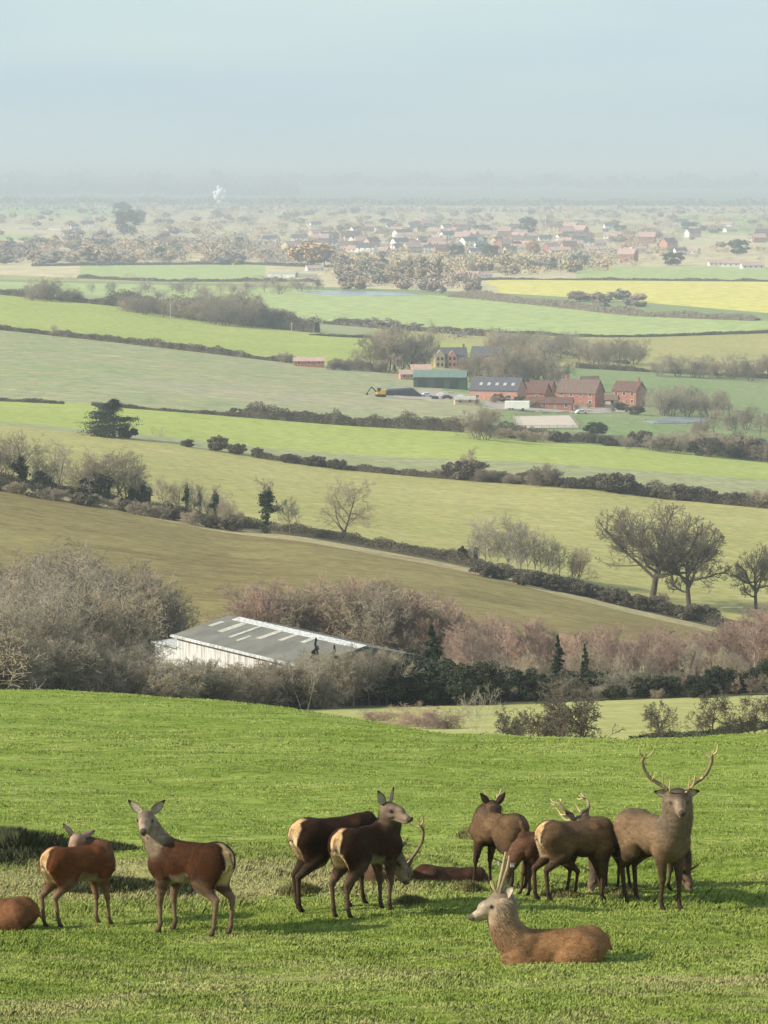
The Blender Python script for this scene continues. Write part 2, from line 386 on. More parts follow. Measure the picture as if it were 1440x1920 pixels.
GRASS_STOPS = [(.28, (.158, .210, .034)), (.50, (.232, .286, .054)), (.68, (.33, .36, .105))]
def grass_colour(t, v, blades=False):
    """one colour field shared by turf and blades: lush, trodden and straw patches"""
    vs = t.nodes.new('ShaderNodeMapping'); vs.inputs['Scale'].default_value = (.42, 1.0, .0)
    t.links.new(v, vs.inputs['Vector']); v2 = vs.outputs[0]
    cc = ramp(t, noise(t, v2, .9, 6, .62, .4), GRASS_STOPS)
    cc = mix(t, cc, (.32, .37, .095), ramp(t, noise(t, v2, .22, 3, .5), [(.45, (0, 0, 0)), (.7, (.6, .6, .6))]))
    cc = mix(t, cc, ramp(t, noise(t, v2, 4.5, 4, .65, .3), [(.34, (.66, .70, .55)), (.66, (1.28, 1.26, 1.3))]), 1.0, 'MULTIPLY')
    cc = mix(t, cc, (.085, .115, .028), ramp(t, noise(t, v2, 2.3, 5, .7, .5), [(.60, (0, 0, 0)), (.74, (.75, .75, .75))]))
    cc = mix(t, cc, (.17, .13, .065), ramp(t, noise(t, v2, 3.7, 2, .5), [(.70, (0, 0, 0)), (.76, (.7, .7, .7))]))
    # straw tufts everywhere, then rough, dry patches in the belt of the herd
    cc = mix(t, cc, (.40, .42, .15), ramp(t, noise(t, v2, 5.5, 4, .75, .3), [(.55, (0, 0, 0)), (.72, (.7, .7, .7))]))
    sx = t.nodes.new('ShaderNodeSeparateXYZ'); t.links.new(v, sx.inputs[0])
    mr = N(t, 'ShaderNodeMapRange'); mr.inputs['From Min'].default_value = 41.3; mr.inputs['From Max'].default_value = 44.0; t.links.new(sx.outputs['Y'], mr.inputs['Value'])
    mr2 = N(t, 'ShaderNodeMapRange'); mr2.inputs['From Min'].default_value = 49.5; mr2.inputs['From Max'].default_value = 45.5; t.links.new(sx.outputs['Y'], mr2.inputs['Value'])
    mr3 = N(t, 'ShaderNodeMapRange'); mr3.inputs['From Min'].default_value = 1.5; mr3.inputs['From Max'].default_value = -1.0; t.links.new(sx.outputs['X'], mr3.inputs['Value'])
    mm = N(t, 'ShaderNodeMath', operation='MULTIPLY'); t.links.new(mr.outputs[0], mm.inputs[0]); t.links.new(mr2.outputs[0], mm.inputs[1])
    mq = N(t, 'ShaderNodeMath', operation='MULTIPLY_ADD'); t.links.new(mr3.outputs[0], mq.inputs[0]); mq.inputs[1].default_value = .55; mq.inputs[2].default_value = .45
    m3 = N(t, 'ShaderNodeMath', operation='MULTIPLY'); t.links.new(mm.outputs[0], m3.inputs[0]); t.links.new(mq.outputs[0], m3.inputs[1])
    nf = noise(t, v2, .8, 5, .65, .8)
    ad = N(t, 'ShaderNodeMath', operation='MULTIPLY_ADD'); t.links.new(m3.outputs[0], ad.inputs[0]); ad.inputs[1].default_value = .34; t.links.new(nf, ad.inputs[2])
    mr4 = N(t, 'ShaderNodeMapRange'); mr4.inputs['From Min'].default_value = 39.5; mr4.inputs['From Max'].default_value = 36.5; mr4.inputs['To Max'].default_value = .13; t.links.new(sx.outputs['Y'], mr4.inputs['Value'])
    ae = N(t, 'ShaderNodeMath', operation='ADD'); t.links.new(ad.outputs[0], ae.inputs[0]); t.links.new(mr4.outputs[0], ae.inputs[1]); ad = ae
    return mix(t, cc, (.42, .36, .17), ramp(t, ad.outputs[0], [(.62, (0, 0, 0)), (.82, (.85, .85, .85))]))
m, t, b = new_mat('turf'); v = coords(t)
cc = grass_colour(t, v)
f3 = noise(t, coords(t, (1, 1.8, 0)), 7, 5, .7)
cc = mix(t, cc, ramp(t, f3, [(.3, (.62, .66, .5)), (.68, (1.15, 1.15, 1.1))]), 1.0, 'MULTIPLY')
t.links.new(cc, b.inputs['Base Color']); b.inputs['Roughness'].default_value = .95; b.inputs['Specular IOR Level'].default_value = .05
bump(t, b, f3, .06, .9); M['turf'] = m
m, t, b = new_mat('grass_blade'); v = coords(t)
cc = grass_colour(t, v)
at = t.nodes.new('ShaderNodeAttribute'); at.attribute_name = 'tint'
cc = mix(t, cc, at.outputs['Color'], 1.0, 'MULTIPLY')
t.links.new(cc, b.inputs['Base Color']); b.inputs['Roughness'].default_value = .6; b.inputs['Specular IOR Level'].default_value = .25
b.inputs['Specular IOR Level'].default_value = .1
lean_up(t, b)
M['blade'] = m
hill = link('pasture', mesh_np('pasture', np.stack([X, Yg, Z], -1).reshape(-1, 3), [fc], M['turf'], smooth=True)); tag(hill, kind='structure')

def blades(n, x0u, x1u, y0, y1, h, wd, seed, dens=None, xfun=None):
    rg = np.random.default_rng(seed)
    Y = rg.uniform(y0, y1, n); x = rg.uniform(x0u, x1u, n) * Y if xfun is None else xfun(rg, n)
    keep = np.ones(n, bool)
    if dens is not None: keep = rg.random(n) < dens(x, Y)
    x, Y = x[keep], Y[keep]; n = len(x); z = HZ(x, Y)
    hh = h * rg.uniform(.5, 1.5, n) * (1 + .5 * vnoise(x, Y, 1.1, 9) + .35 * vnoise(x, Y, 3.7, 5)); hh = np.maximum(hh, h * .3)
    a = rg.uniform(0, 2 * math.pi, n); lean = rg.uniform(.1, .9, n)
    dx = np.cos(a + 1.2) * lean * hh + .25 * hh; dy = np.sin(a + 1.2) * lean * hh * .7
    wx = np.cos(a) * wd; wy = np.sin(a) * wd
    V = np.stack([np.stack([x - wx, Y - wy, z - .01], 1), np.stack([x + wx, Y + wy, z - .01], 1),
                  np.stack([x + dx * .45 + wx * .6, Y + dy * .45 + wy * .6, z + hh * .65], 1), np.stack([x + dx, Y + dy, z + hh * rg.uniform(.75, 1, n)], 1),
                  np.stack([x + dx * .45 - wx * .6, Y + dy * .45 - wy * .6, z + hh * .65], 1)], 1).reshape(-1, 3)
    Fc = np.arange(5 * n).reshape(-1, 5)
    tn = rg.uniform(.86, 1.14, (n, 1)) * np.array([[1, 1, 1.]]); st = rg.random(n) < .05; tn[st] *= np.array([1.6, 1.25, 1.5])
    return V, Fc, np.repeat(tn, 5, 0)
parts = [blades(360000, -.135, .135, 29.5, 50, .024, .0055, 1), blades(120000, -.135, .135, 50, 75, .018, .009, 2), blades(50000, -.14, .14, 70, 110, .02, .014, 3)]
def rough(x, Y):
    return np.clip((vnoise(x, Y, .9, 3) + .35) * 1.2, 0, 1) * np.clip((Y - 40.8) / 2, 0, 1) * np.clip((50 - Y) / 3, 0, 1) * np.where(x < 1, 1, .45)
parts.append(blades(110000, -.135, .135, 40, 50, .065, .004, 4, rough))
parts.append(blades(60000, -.135, .135, 29.5, 39.5, .045, .004, 6, lambda x, Y: np.clip(vnoise(x, Y, 2.1, 8) + .1, 0, 1)))
off = 0; Vs, Fs, Ts = [], [], []
for V, Fc, T in parts: Vs.append(V); Fs.append(Fc + off); Ts.append(T); off += len(V)
gr = link('grass', mesh_np('grass', np.concatenate(Vs), [np.concatenate(Fs)], M['blade'], attr=np.concatenate(Ts)))
tag(gr, 'short tufted green grass with straw coloured patches on the near hill', 'grass', kind='stuff')
#==SECTION_TREES==
# ------------------------------------------------------------------ plants
def grow(seed, H, trunk=.25, tr=.03, levels=4, kids=(8, 6, 5, 4), ang=(45, 45, 45, 40), ratio=(.62, .55, .5, .5), tw=.02, up=.15, stems=1, stem_ang=0, gnarl=.18, start=.3, taper=.75, env=None, trunk_len=.62):
    """bare tree of height H: lists of limb segments (thick, thin)"""
    rg = random.Random(seed); thick, thin = [], []
    def branch(p, d, L, r, lev):
        if env and lev >= 1:          # keep the crown inside its dome
            for _ in range(6):
                e = p + d * L; q_ = ((e.x / env[1]) ** 2 + (e.y / env[1]) ** 2 + ((e.z - env[0]) / (env[2] if e.z > env[0] else env[3])) ** 2)
                if q_ > 1: L *= .82
        ns_ = 4 if lev <= 1 else (3 if lev == 2 else 2)
        pts = [p]; dirs = [d]; rad = [r]
        for i in range(ns_):
            g = gnarl * (1 if lev else .35)
            d = (d + Vector((rg.gauss(0, g), rg.gauss(0, g), rg.gauss(0, g) + (up if lev else .12)))).normalized()
            p = p + d * (L / ns_); pts.append(p); dirs.append(d); rad.append(max(tw * .7, r * (1 - taper * (i + 1) / ns_)))
        for i in range(ns_):
            (thick if lev <= 1 else thin).append((pts[i], pts[i + 1], rad[i], rad[i + 1]))
        if lev >= levels: return
        k = kids[lev]
        for j in range(k):
            f = start + (1 - start) * (j + rg.random() * .8) / k if lev == 0 else .2 + .8 * (j + rg.random()) / k
            f = min(f, .999); i = int(f * ns_); s = f * ns_ - i
            q = pts[i].lerp(pts[i + 1], s); dd = dirs[i + 1]
            ax = dd.orthogonal().normalized(); ax.rotate(Matrix.Rotation(j * 2.4 + rg.uniform(-.6, .6), 3, dd))
            a = R(ang[lev] * rg.uniform(.7, 1.3)); nd = (dd * math.cos(a) + ax * math.sin(a)).normalized()
            LL = L * ratio[lev] * rg.uniform(.75, 1.2) * (1.15 - .5 * f if lev == 0 else 1.1 - .4 * f)
            branch(q, nd, LL, max(tw, (rad[i] * (1 - s) + rad[i + 1] * s) * .6), lev + 1)
    for s in range(stems):
        a = 2 * math.pi * (s + rg.random() * .5) / stems; b_ = R(stem_ang) * rg.uniform(.5, 1.1) if stems > 1 else 0
        d = Vector((math.sin(b_) * math.cos(a), math.sin(b_) * math.sin(a), math.cos(b_)))
        branch(Vector((.04 * H * math.cos(a) * (stems > 1), .04 * H * math.sin(a) * (stems > 1), -.02 * H)), d, H * (trunk_len if stems == 1 else .6) * (rg.uniform(.7, 1.1) if stems > 1 else 1), tr * H, 0)
    top = max(s[1].z for s in thick + thin); k = H / top
    sc_ = lambda L_: [(a * k, b * k, r0, r1) for a, b, r0, r1 in L_]
    return sc_(thick), sc_(thin)
def seg_mesh(name, segs, mat, n):
    V, Fc = tubes([tuple(s[0]) for s in segs], [tuple(s[1]) for s in segs], [s[2] for s in segs], [s[3] for s in segs], n)
    return mesh_np(name, V, [Fc], mat, smooth=(n > 3))
PROTO = {}
def proto_tree(key, name, cat, H, bark, twig, extra=None, nside=6, **kw):
    r = empty(name); thick, thin = grow(H=H, **kw)
    link('trunk', seg_mesh('trunk', thick, bark, nside), r)
    link('crown', seg_mesh('crown', thin, twig, 3), r)
    if extra: extra(r, thick, thin, H)
    PROTO[key] = [r, H, cat, False]
def ivy(frac, n, size, spread=.35, mat='ivy'):
    def f(r, thick, thin, H):
        rg = np.random.default_rng(5); P = []
        S = [s for s in thick if s[0].z < H * frac and (s[0].xy.length < H * .16)]
        for i in range(n):
            s = S[rg.integers(len(S))]; q = s[0].lerp(s[1], rg.random())
            P.append((q.x + rg.normal() * spread, q.y + rg.normal() * spread, q.z + rg.normal() * spread * .6))
        V, Fc = leafquads(np.array(P), rg.uniform(.6, 1.3, n) * size, rg)
        link('ivy', mesh_np('ivy', V, [Fc], M[mat]), r)
    return f
def leafy_points(rg, n, rx, rz, zc, clumps, cr, top=0):
    a = rg.normal(size=(clumps, 3)); a /= np.linalg.norm(a, axis=1, keepdims=True); a *= rg.uniform(.35, 1.0, (clumps, 1)) ** .5
    a[:, 2] = np.maximum(a[:, 2], -.75)
    c = a * np.array([rx, rx, rz]) + np.array([0, 0, zc])
    k = rg.integers(clumps, size=n); s = rg.uniform(.6, 1.25, clumps)[k][:, None]
    d = rg.normal(size=(n, 3)); d /= np.linalg.norm(d, axis=1, keepdims=True); d *= rg.uniform(.5, 1.0, (n, 1))
    P = c[k] + d * s * cr * np.array([1, 1, .8]); P[:, 2] = np.abs(P[:, 2]); return P
def proto_leafy(key, name, cat, H, mat, n, size, rx, clumps, cr, seed, trunk=True, zc=.5, rz=.42):
    r = empty(name); rg = np.random.default_rng(seed)
    P = leafy_points(rg, n, rx - cr * .5, H * rz, H * zc, clumps, cr)
    P[:, 2] *= H / P[:, 2].max()
    V, Fc = leafquads(P, rg.uniform(.6, 1.4, n) * size, rg)
    link('crown', mesh_np('crown', V, [Fc], M[mat]), r)
    if trunk:
        th, _ = grow(seed, H * .9, tr=.02, levels=1, kids=(7,), tw=.03)
        link('trunk', seg_mesh('trunk', th, M['bark'], 5), r)
    PROTO[key] = [r, H, cat, False]
def proto_conifer(key, name, H, rad, n, size, seed, mat='conifer', tiers=14, pw=.85):
    r = empty(name); rg = np.random.default_rng(seed); P = []
    for k in range(tiers):
        z = H * (.08 + .92 * k / tiers); rr_ = rad * (1 - k / tiers) ** pw * rg.uniform(.8, 1.15); nb = max(3, int(9 * (1 - k / tiers)) + 2)
        for b in range(nb):
            a = rg.uniform(0, 2 * math.pi); L = rr_ * rg.uniform(.7, 1.15); m_ = int(n / tiers / nb) + 2
            s = rg.random(m_) ** .7; P.append(np.stack([np.cos(a) * L * s + rg.normal(size=m_) * L * .12, np.sin(a) * L * s + rg.normal(size=m_) * L * .12, z - .22 * L * s + rg.normal(size=m_) * .1 + H * .03], 1))
    P = np.concatenate(P); V, Fc = leafquads(P, rg.uniform(.6, 1.3, len(P)) * size, rg, .3, 2.0)
    link('crown', mesh_np('crown', V, [Fc], M[mat]), r)
    link('trunk', seg_mesh('trunk', [(Vector((0, 0, -.3)), Vector((0, 0, H * .97)), H * .016, .02)], M['bark'], 6), r)
    PROTO[key] = [r, H, 'tree', False]

proto_tree('oak', 'oak_tree', 'tree', 18, M['oak_bark'], M['oak_twig'], nside=8, seed=11, tr=.030, levels=5, kids=(15, 8, 6, 5, 3), ang=(66, 44, 44, 42, 42), ratio=(1.25, .50, .52, .52, .5), tw=.027, up=.10, gnarl=.20, start=.40, taper=.45, trunk_len=.52, env=(8.2, 9.4, 9.8, 6.0))
proto_tree('oak2', 'oak_tree', 'tree', 15, M['oak_bark'], M['oak_twig'], nside=8, seed=31, tr=.029, levels=5, kids=(13, 8, 6, 5, 3), ang=(60, 44, 44, 42, 42), ratio=(1.15, .50, .52, .52, .5), tw=.025, up=.10, gnarl=.20, start=.36, taper=.45, trunk_len=.55, env=(7.2, 6.6, 7.8, 5.2))
proto_tree('ash', 'bare_tree', 'tree', 12, M['bark'], M['twig_grey'], seed=5, tr=.018, levels=4, kids=(13, 7, 6, 5), ang=(48, 42, 40, 40), ratio=(.60, .55, .52, .5), tw=.022, up=.14, start=.25)
proto_tree('ash2', 'bare_tree', 'tree', 12, M['bark'], M['twig'], seed=17, tr=.020, levels=4, kids=(13, 8, 6, 5), ang=(58, 45, 42, 40), ratio=(.66, .55, .52, .5), tw=.024, up=.08, start=.15, gnarl=.24)
proto_tree('thicket', 'bare_tree', 'tree', 11, M['bark'], M['twig'], seed=23, stems=4, stem_ang=24, tr=.012, levels=4, kids=(8, 6, 6, 4), ang=(40, 45, 45, 45), ratio=(.62, .6, .55, .5), tw=.022, up=.10, start=.1, gnarl=.28)
proto_tree('thicket2', 'bare_tree', 'tree', 11, M['bark'], M['twig_grey'], seed=41, stems=4, stem_ang=30, tr=.013, levels=4, kids=(8, 6, 6, 4), ang=(45, 50, 45, 45), ratio=(.62, .6, .55, .5), tw=.022, up=.06, start=.1, gnarl=.32)
proto_tree('birch', 'birch_tree', 'tree', 10, M['birch_bark'], M['twig_red'], seed=8, tr=.008, levels=3, kids=(22, 8, 6), ang=(38, 38, 35), ratio=(.42, .5, .55), tw=.020, up=.16, start=.12)
proto_tree('birch2', 'birch_tree', 'tree', 10, M['bark'], M['twig_red'], seed=9, stems=2, stem_ang=10, tr=.007, levels=3, kids=(18, 8, 6), ang=(36, 38, 35), ratio=(.42, .5, .55), tw=.020, up=.14, start=.05)
proto_tree('paletree', 'birch_tree', 'tree', 11, M['birch_bark'], M['twig_grey'], seed=14, tr=.009, levels=3, kids=(17, 6, 5), ang=(40, 38, 35), ratio=(.48, .5, .55), tw=.024, up=.14, start=.2)
proto_tree('thorn', 'hawthorn_bush', 'bush', 4, M['bark'], M['thorn_twig'], seed=33, stems=5, stem_ang=34, tr=.014, levels=4, kids=(7, 6, 5, 4), ang=(42, 50, 50, 50), ratio=(.66, .6, .55, .5), tw=.017, up=.06, start=.1, gnarl=.36)
proto_tree('thorn1', 'hawthorn_tree', 'tree', 4, M['bark'], M['thorn_twig'], seed=37, tr=.026, levels=4, kids=(12, 7, 6, 5), ang=(62, 50, 50, 50), ratio=(.62, .6, .55, .5), tw=.015, up=.05, start=.2, gnarl=.36)
proto_tree('sapling', 'bare_sapling', 'tree', 5, M['birch_bark'], M['twig_grey'], seed=3, stems=3, stem_ang=22, tr=.008, levels=3, kids=(7, 5, 4), ang=(36, 40, 40), ratio=(.5, .5, .5), tw=.010, up=.12, start=.25, gnarl=.22)
proto_tree('bramble', 'bramble_bush', 'bush', 2.6, M['twig'], M['twig_red'], seed=13, stems=9, stem_ang=60, tr=.007, levels=3, kids=(8, 7, 6), ang=(50, 55, 55), ratio=(.6, .6, .55), tw=.011, up=-.02, start=.05, gnarl=.45)
proto_tree('ivytree', 'ivy_clad_tree', 'tree', 9, M['oak_bark'], M['twig'], extra=ivy(.62, 1500, .30, .36), seed=19, tr=.032, levels=3, kids=(7, 5, 4), ang=(55, 45, 45), ratio=(.5, .5, .5), tw=.04, up=.12, start=.55, gnarl=.30)
proto_tree('ivyash', 'ivy_clad_tree', 'tree', 10, M['bark'], M['twig_grey'], extra=ivy(.35, 1500, .28, .35), seed=52, tr=.02, levels=4, kids=(10, 6, 5, 4), ang=(48, 45, 42, 42), ratio=(.62, .55, .5, .5), tw=.024, up=.1, start=.3, gnarl=.26)
proto_leafy('holly', 'evergreen_shrub', 'bush', 4.2, 'evergreen', 9000, .13, 2.6, 40, .75, 2)
proto_leafy('holly2', 'evergreen_shrub', 'bush', 4.2, 'evergreen', 9000, .13, 3.0, 46, .7, 6)
proto_leafy('ivybush', 'evergreen_shrub', 'bush', 4, 'evergreen', 3500, .30, 2.4, 26, .8, 7)
proto_conifer('spruce', 'conifer_tree', 7, 1.7, 7000, .14, 1)
r_ = empty('spreading_pine'); rg = np.random.default_rng(4); P = []
for k in range(26):                                   # flat plates of needles on level boughs
    z = 8 * (.10 + .88 * (k / 26) ** .9); R_m = 4.3 * (1 - (k / 26) ** 1.6) + .7; a_ = rg.uniform(0, 6.28); d_ = R_m * rg.uniform(.25, .8); m_ = 420
    q = rg.normal(size=(m_, 3)) * np.array([R_m * .30, R_m * .30, .20]); q[:, 0] += math.cos(a_) * d_; q[:, 1] += math.sin(a_) * d_; q[:, 2] += z - .05 * np.hypot(q[:, 0], q[:, 1]); P.append(q)
P = np.concatenate(P); P[:, 2] = np.clip(P[:, 2], .1, 8.2); V, Fc = leafquads(P, rg.uniform(.6, 1.3, len(P)) * .22, rg, .3, 1.8)
link('crown', mesh_np('crown', V, [Fc], M['cedar']), r_); link('trunk', seg_mesh('trunk', [(Vector((0, 0, -.3)), Vector((0, 0, 7.6)), .30, .05)], M['bark'], 6), r_); PROTO['yew'] = [r_, 8, 'tree', False]
proto_leafy('hedgebush', 'hedgerow_bush', 'bush', 3.6, 'hedge', 4500, .20, 2.4, 34, .75, 12)
proto_leafy('hedgebush2', 'hedgerow_bush', 'bush', 3.6, 'hedge', 4500, .20, 2.9, 40, .65, 15)
proto_tree('hbush', 'hedgerow_bush', 'bush', 5, M['bark'], M['twig'], seed=43, stems=6, stem_ang=42, tr=.010, levels=3, kids=(9, 8, 7), ang=(45, 50, 50), ratio=(.66, .6, .55), tw=.028, up=.05, start=.05, gnarl=.36)
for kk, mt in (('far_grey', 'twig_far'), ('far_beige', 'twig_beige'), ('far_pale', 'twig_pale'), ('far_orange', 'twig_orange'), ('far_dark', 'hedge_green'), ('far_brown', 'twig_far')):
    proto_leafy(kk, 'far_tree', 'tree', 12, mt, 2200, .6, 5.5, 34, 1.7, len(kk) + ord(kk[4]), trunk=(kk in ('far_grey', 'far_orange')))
proto_leafy('poplar', 'poplar_tree', 'tree', 20, 'twig_beige', 2200, .6, 2.2, 30, 1.2, 77, trunk=False)

ALL = []
def put(key, loc, h, label=None, group=None, wide=1.0, rz=None, sink=.02, cat=None, name=None):
    r, H, c, used = PROTO[key]
    if used: o = copy_tree(r)
    else: o = r; PROTO[key][3] = True
    s = h / H; o.scale = (s * wide, s * wide, s)
    o.location = (loc[0], loc[1], loc[2] - sink * h)
    o.rotation_euler = (0, 0, (random.random() * 6.283) if rz is None else rz)
    if name: o.name = name
    tag(o, label, cat or c, group); ALL.append(o); return o
def plant(key, px, py, hpx, label=None, group=None, wide=1.0, rz=None, ymin=100, **kw):
    p = G(px, py, ymin); return put(key, p, hpx * p.y / F, label, group, wide, rz, **kw)
def band(keys, pts, hfun, label, group, n, dpy=6, wide=(.9, 1.3), seed=0, ymin=100, **kw):
    """n plants along a run of picture positions, each standing on the ground there"""
    rg = random.Random(seed); xs_, ys_ = zip(*pts)
    for i in range(n):
        px = xs_[0] + (xs_[-1] - xs_[0]) * (i + rg.uniform(.05, .95)) / n
        py = float(np.interp(px, xs_, ys_)) + rg.uniform(-dpy, dpy)
        L = label[i % len(label)] if isinstance(label, (list, tuple)) else label
        plant(rg.choice(keys), px, py, hfun(px) * rg.uniform(.8, 1.15), L, group, rg.uniform(*wide), ymin=ymin, **kw)

def hedge_mesh(P, w, h, rg, leaf, dens, rough_=.35):
    """P: world points along the foot; a lumpy core with leaf and twig sized faces all over"""
    P = np.asarray(P, float); d = np.gradient(P[:, :2], axis=0); d /= np.maximum(np.linalg.norm(d, axis=1, keepdims=True), 1e-6)
    nrm = np.stack([-d[:, 1], d[:, 0]], 1); n = len(P)
    hh = h * (1 + rough_ * smooth1(rg.normal(size=n), 5) * 1.6); hh = np.maximum(hh, h * .4)
    prof = [(-.5, 0), (-.42, .6), (-.2, .9), (.2, .9), (.42, .6), (.5, 0)]
    V = np.stack([np.stack([P[:, 0] + nrm[:, 0] * a * w * .8, P[:, 1] + nrm[:, 1] * a * w * .8, P[:, 2] + b * hh * .8 - .1], 1) for a, b in prof], 1)
    idx = np.arange(n * 6).reshape(n, 6)
    Fc = np.stack([idx[:-1, :-1], idx[1:, :-1], idx[1:, 1:], idx[:-1, 1:]], -1).reshape(-1, 4)
    L = np.concatenate([[0], np.cumsum(np.linalg.norm(np.diff(P, axis=0), axis=1))])
    m_ = int(L[-1] * dens); s = rg.uniform(0, L[-1], m_); th = rg.uniform(0, math.pi, m_)
    hx = np.interp(s, L, hh); rr_ = rg.uniform(.7, 1.3, m_)
    o = np.cos(th) * w * .5 * rr_; zz = np.abs(np.sin(th)) ** .7 * hx * rr_
    Q = np.stack([np.interp(s, L, P[:, i]) for i in range(3)], 1); nn = np.stack([np.interp(s, L, nrm[:, i]) for i in range(2)], 1)
    Q[:, :2] += nn * o[:, None]; Q[:, 2] += zz
    V2, F2 = leafquads(Q, rg.uniform(.6, 1.4, m_) * leaf, rg)
    return np.concatenate([V.reshape(-1, 3), V2]), [Fc, F2 + n * 6]
def hedge(pts, w, hpx, label, mat='hedge', dens=None, leaf=None, seed=1, ymin=100, step=6, name='hedge', dy=0, group=None):
    rg = np.random.default_rng(seed); xs_, ys_ = zip(*pts); px = np.arange(xs_[0], xs_[-1] + .1, step)
    py = np.interp(px, xs_, ys_); P = np.array([tuple(G(a, b + dy, ymin)) for a, b in zip(px, py)])
    for i in (1, 2): P[:, i] = smooth1(P[:, i], 7) if len(P) > 14 else P[:, i]
    Ym = P[:, 1].mean(); h = hpx * Ym / F; leaf = leaf or max(.12, .9 * Ym / F * 1.6); dens = dens or 2.6 * (w + 2 * h) / leaf ** 2 * .55
    V, Fc = hedge_mesh(P, w, h, rg, leaf, dens)
    o = link(name, mesh_np(name, V, Fc, M[mat])); tag(o, label, 'hedge', group); return o
def ccurve(name, x0, x1, up=0, n=40):
    """picture run of a terrain curve"""
    C = CV[name]; px = np.linspace(x0, x1, n); r_ = []
    for p in px:
        i = (p - PXS[0]) / 6; i0 = int(i); w_ = i - i0; q = C[i0] * (1 - w_) + C[i0 + 1] * w_
        a, b = proj(*q); r_.append((p, float(b) - up))
    return r_

# --- hedges and field edges, near to far
hedge(ccurve('c3', 520, 1400), 3.0, 12.5, 'dark thick hedge below the two big oaks', seed=2, dy=-6)
hedge(ccurve('c3', -300, 520), 2.6, 10.9, 'dark hedge under the leafless trees on the left', seed=3, dy=-6)
hedge(ccurve('c4', 480, 880), 3.4, 9.4, 'low dark hedge between olive slope and grey green strip, centre', seed=4, dy=1)
hedge(ccurve('c4', 880, 1900), 4.0, 15.6, 'bushy hedge behind the crowns of the big oaks', seed=5, dy=1)
hedge(ccurve('c5', -300, 125), 2.0, 5.5, 'short clipped hedge at the left edge, above the spreading pine', seed=6, dy=2)
hedge(ccurve('c5', 172, 430), 2.2, 6.2, 'clipped hedge just right of the spreading pine', seed=7, dy=2)
hedge(ccurve('c5', 425, 870), 5.0, 17.2, 'tall overgrown hedge in front of the grey ploughed field', seed=8, dy=2)
hedge(ccurve('c5', 870, 1900), 5.0, 14.0, 'long dark hedge below the sandy riding arena', seed=9, dy=-4)
hedge(ccurve('c6', -300, 550), 4.0, 9.4, 'straight dark hedge ending at the small red brick shed', seed=10, dy=1)
hedge(ccurve('c6', 1080, 1900), 4.0, 7.0, 'clipped hedge right of the farmyard trees', seed=11, dy=1)
hedge(ccurve('c7', -300, 210), 6.0, 7.0, 'hedge along the top of the left green slope', seed=12, dy=1)
hedge(ccurve('c7', 205, 600), 12.0, 18.7, 'dark tree belt hedge behind the white pole', seed=13, dy=0)
hedge(ccurve('c7', 600, 910), 6.0, 7.8, 'dark hedge behind the farmhouse trees', seed=14, dy=-18)
hedge([(580, 628), (640, 632), (700, 634)], 2.5, 3, 'thin clipped hedge along a narrow bright strip', 'hedge_green', seed=15)
hedge([(980, 652), (1080, 668), (1180, 684)], 2.5, 4, 'thin hedge sloping down right of the farmhouse', 'hedge_green', seed=16)
hedge(ccurve('c7b', 900, 1500), 5.0, 3.9, 'pale weedy hedge under the big pale green field', 'hedge_green', seed=17)
hedge(ccurve('c8', 850, 1420), 14.0, 8.6, 'scrubby hedge along the lower edge of the yellow field', 'twig', seed=18)
hedge(ccurve('c9', 860, 1500), 6.0, 3.1, 'thin dark hedge along the top of the yellow field', seed=19)
hedge(ccurve('c9', 150, 600), 8.0, 4.7, 'hedge in front of the pale green field on the far left', seed=20)
hedge(ccurve('c10', 60, 640), 8.0, 3.9, 'hedge at the top of the far left pale green field', seed=21)

# --- thickets of the near wood (left)
def wood_top(px): return float(np.interp(px, [-200, 0, 60, 130, 210, 290, 345, 380, 470, 560], [985, 1005, 975, 978, 990, 1045, 1120, 1200, 1240, 1250]))
rg0 = random.Random(7)
wl = ['grey brown leafless tree in the tangled wood on the left']
for row, (yy, n) in enumerate(((1258, 13), (1275, 12), (1290, 13))):
    for i in range(n):
        px = -150 + (480 if row == 0 else 375) * (i + rg0.random()) / n - (0 if row < 2 else 10)
        top = wood_top(px) + rg0.uniform(0, 30) + (2 - row) * -4 + row * 38
        if row and px > 185: top = max(top, 1120 + (px - 185) * 1.2)
        plant(rg0.choice(['thicket', 'thicket2', 'ash2', 'thicket']), px, yy, max(60, yy - top), wl[0], 'leafless trees massed in the left wood', rg0.uniform(.9, 1.25), ymin=(300 if row == 0 else 100))
band(['thicket', 'thicket2', 'hbush'], [(-100, 1300), (200, 1302), (400, 1315), (600, 1328)], lambda p: np.interp(p, [-100, 200, 290, 420, 520, 600], [150, 110, 74, 68, 88, 92]), 'low leafless thicket along the brow in front of the barn', 'leafless thickets behind the brow', 34, 5, (1.0, 1.5), 5)
# --- mid wood: birches behind, evergreens in front
band(['birch', 'birch2', 'ash2'], [(425, 1235), (900, 1262)], lambda p: np.interp(p, [425, 480, 560, 700, 800, 900], [110, 150, 165, 160, 150, 100]), 'reddish brown leafless birch in the wood behind the barn', 'birches in the wood behind the barn', 56, 8, (1.1, 1.7), 8, sink=0)
band(['birch', 'birch2'], [(850, 1275), (1500, 1262)], lambda p: np.interp(p, [850, 930, 1000, 1200, 1330, 1440, 1500], [118, 112, 100, 88, 84, 120, 135]), 'reddish leafless birch below the slanting olive field', 'birches below the slanting olive field', 84, 12, (1.1, 1.8), 9, sink=0)
plant('ash', 715, 1262, 172, 'tall leafless tree standing out over the birches right of the barn', rz=1)
band(['holly', 'holly2'], [(585, 1315), (900, 1318)], lambda p: 82, 'dark evergreen shrub in the thicket right of the barn', 'evergreen shrubs right of the barn', 15, 5, (1.0, 1.3), 10)
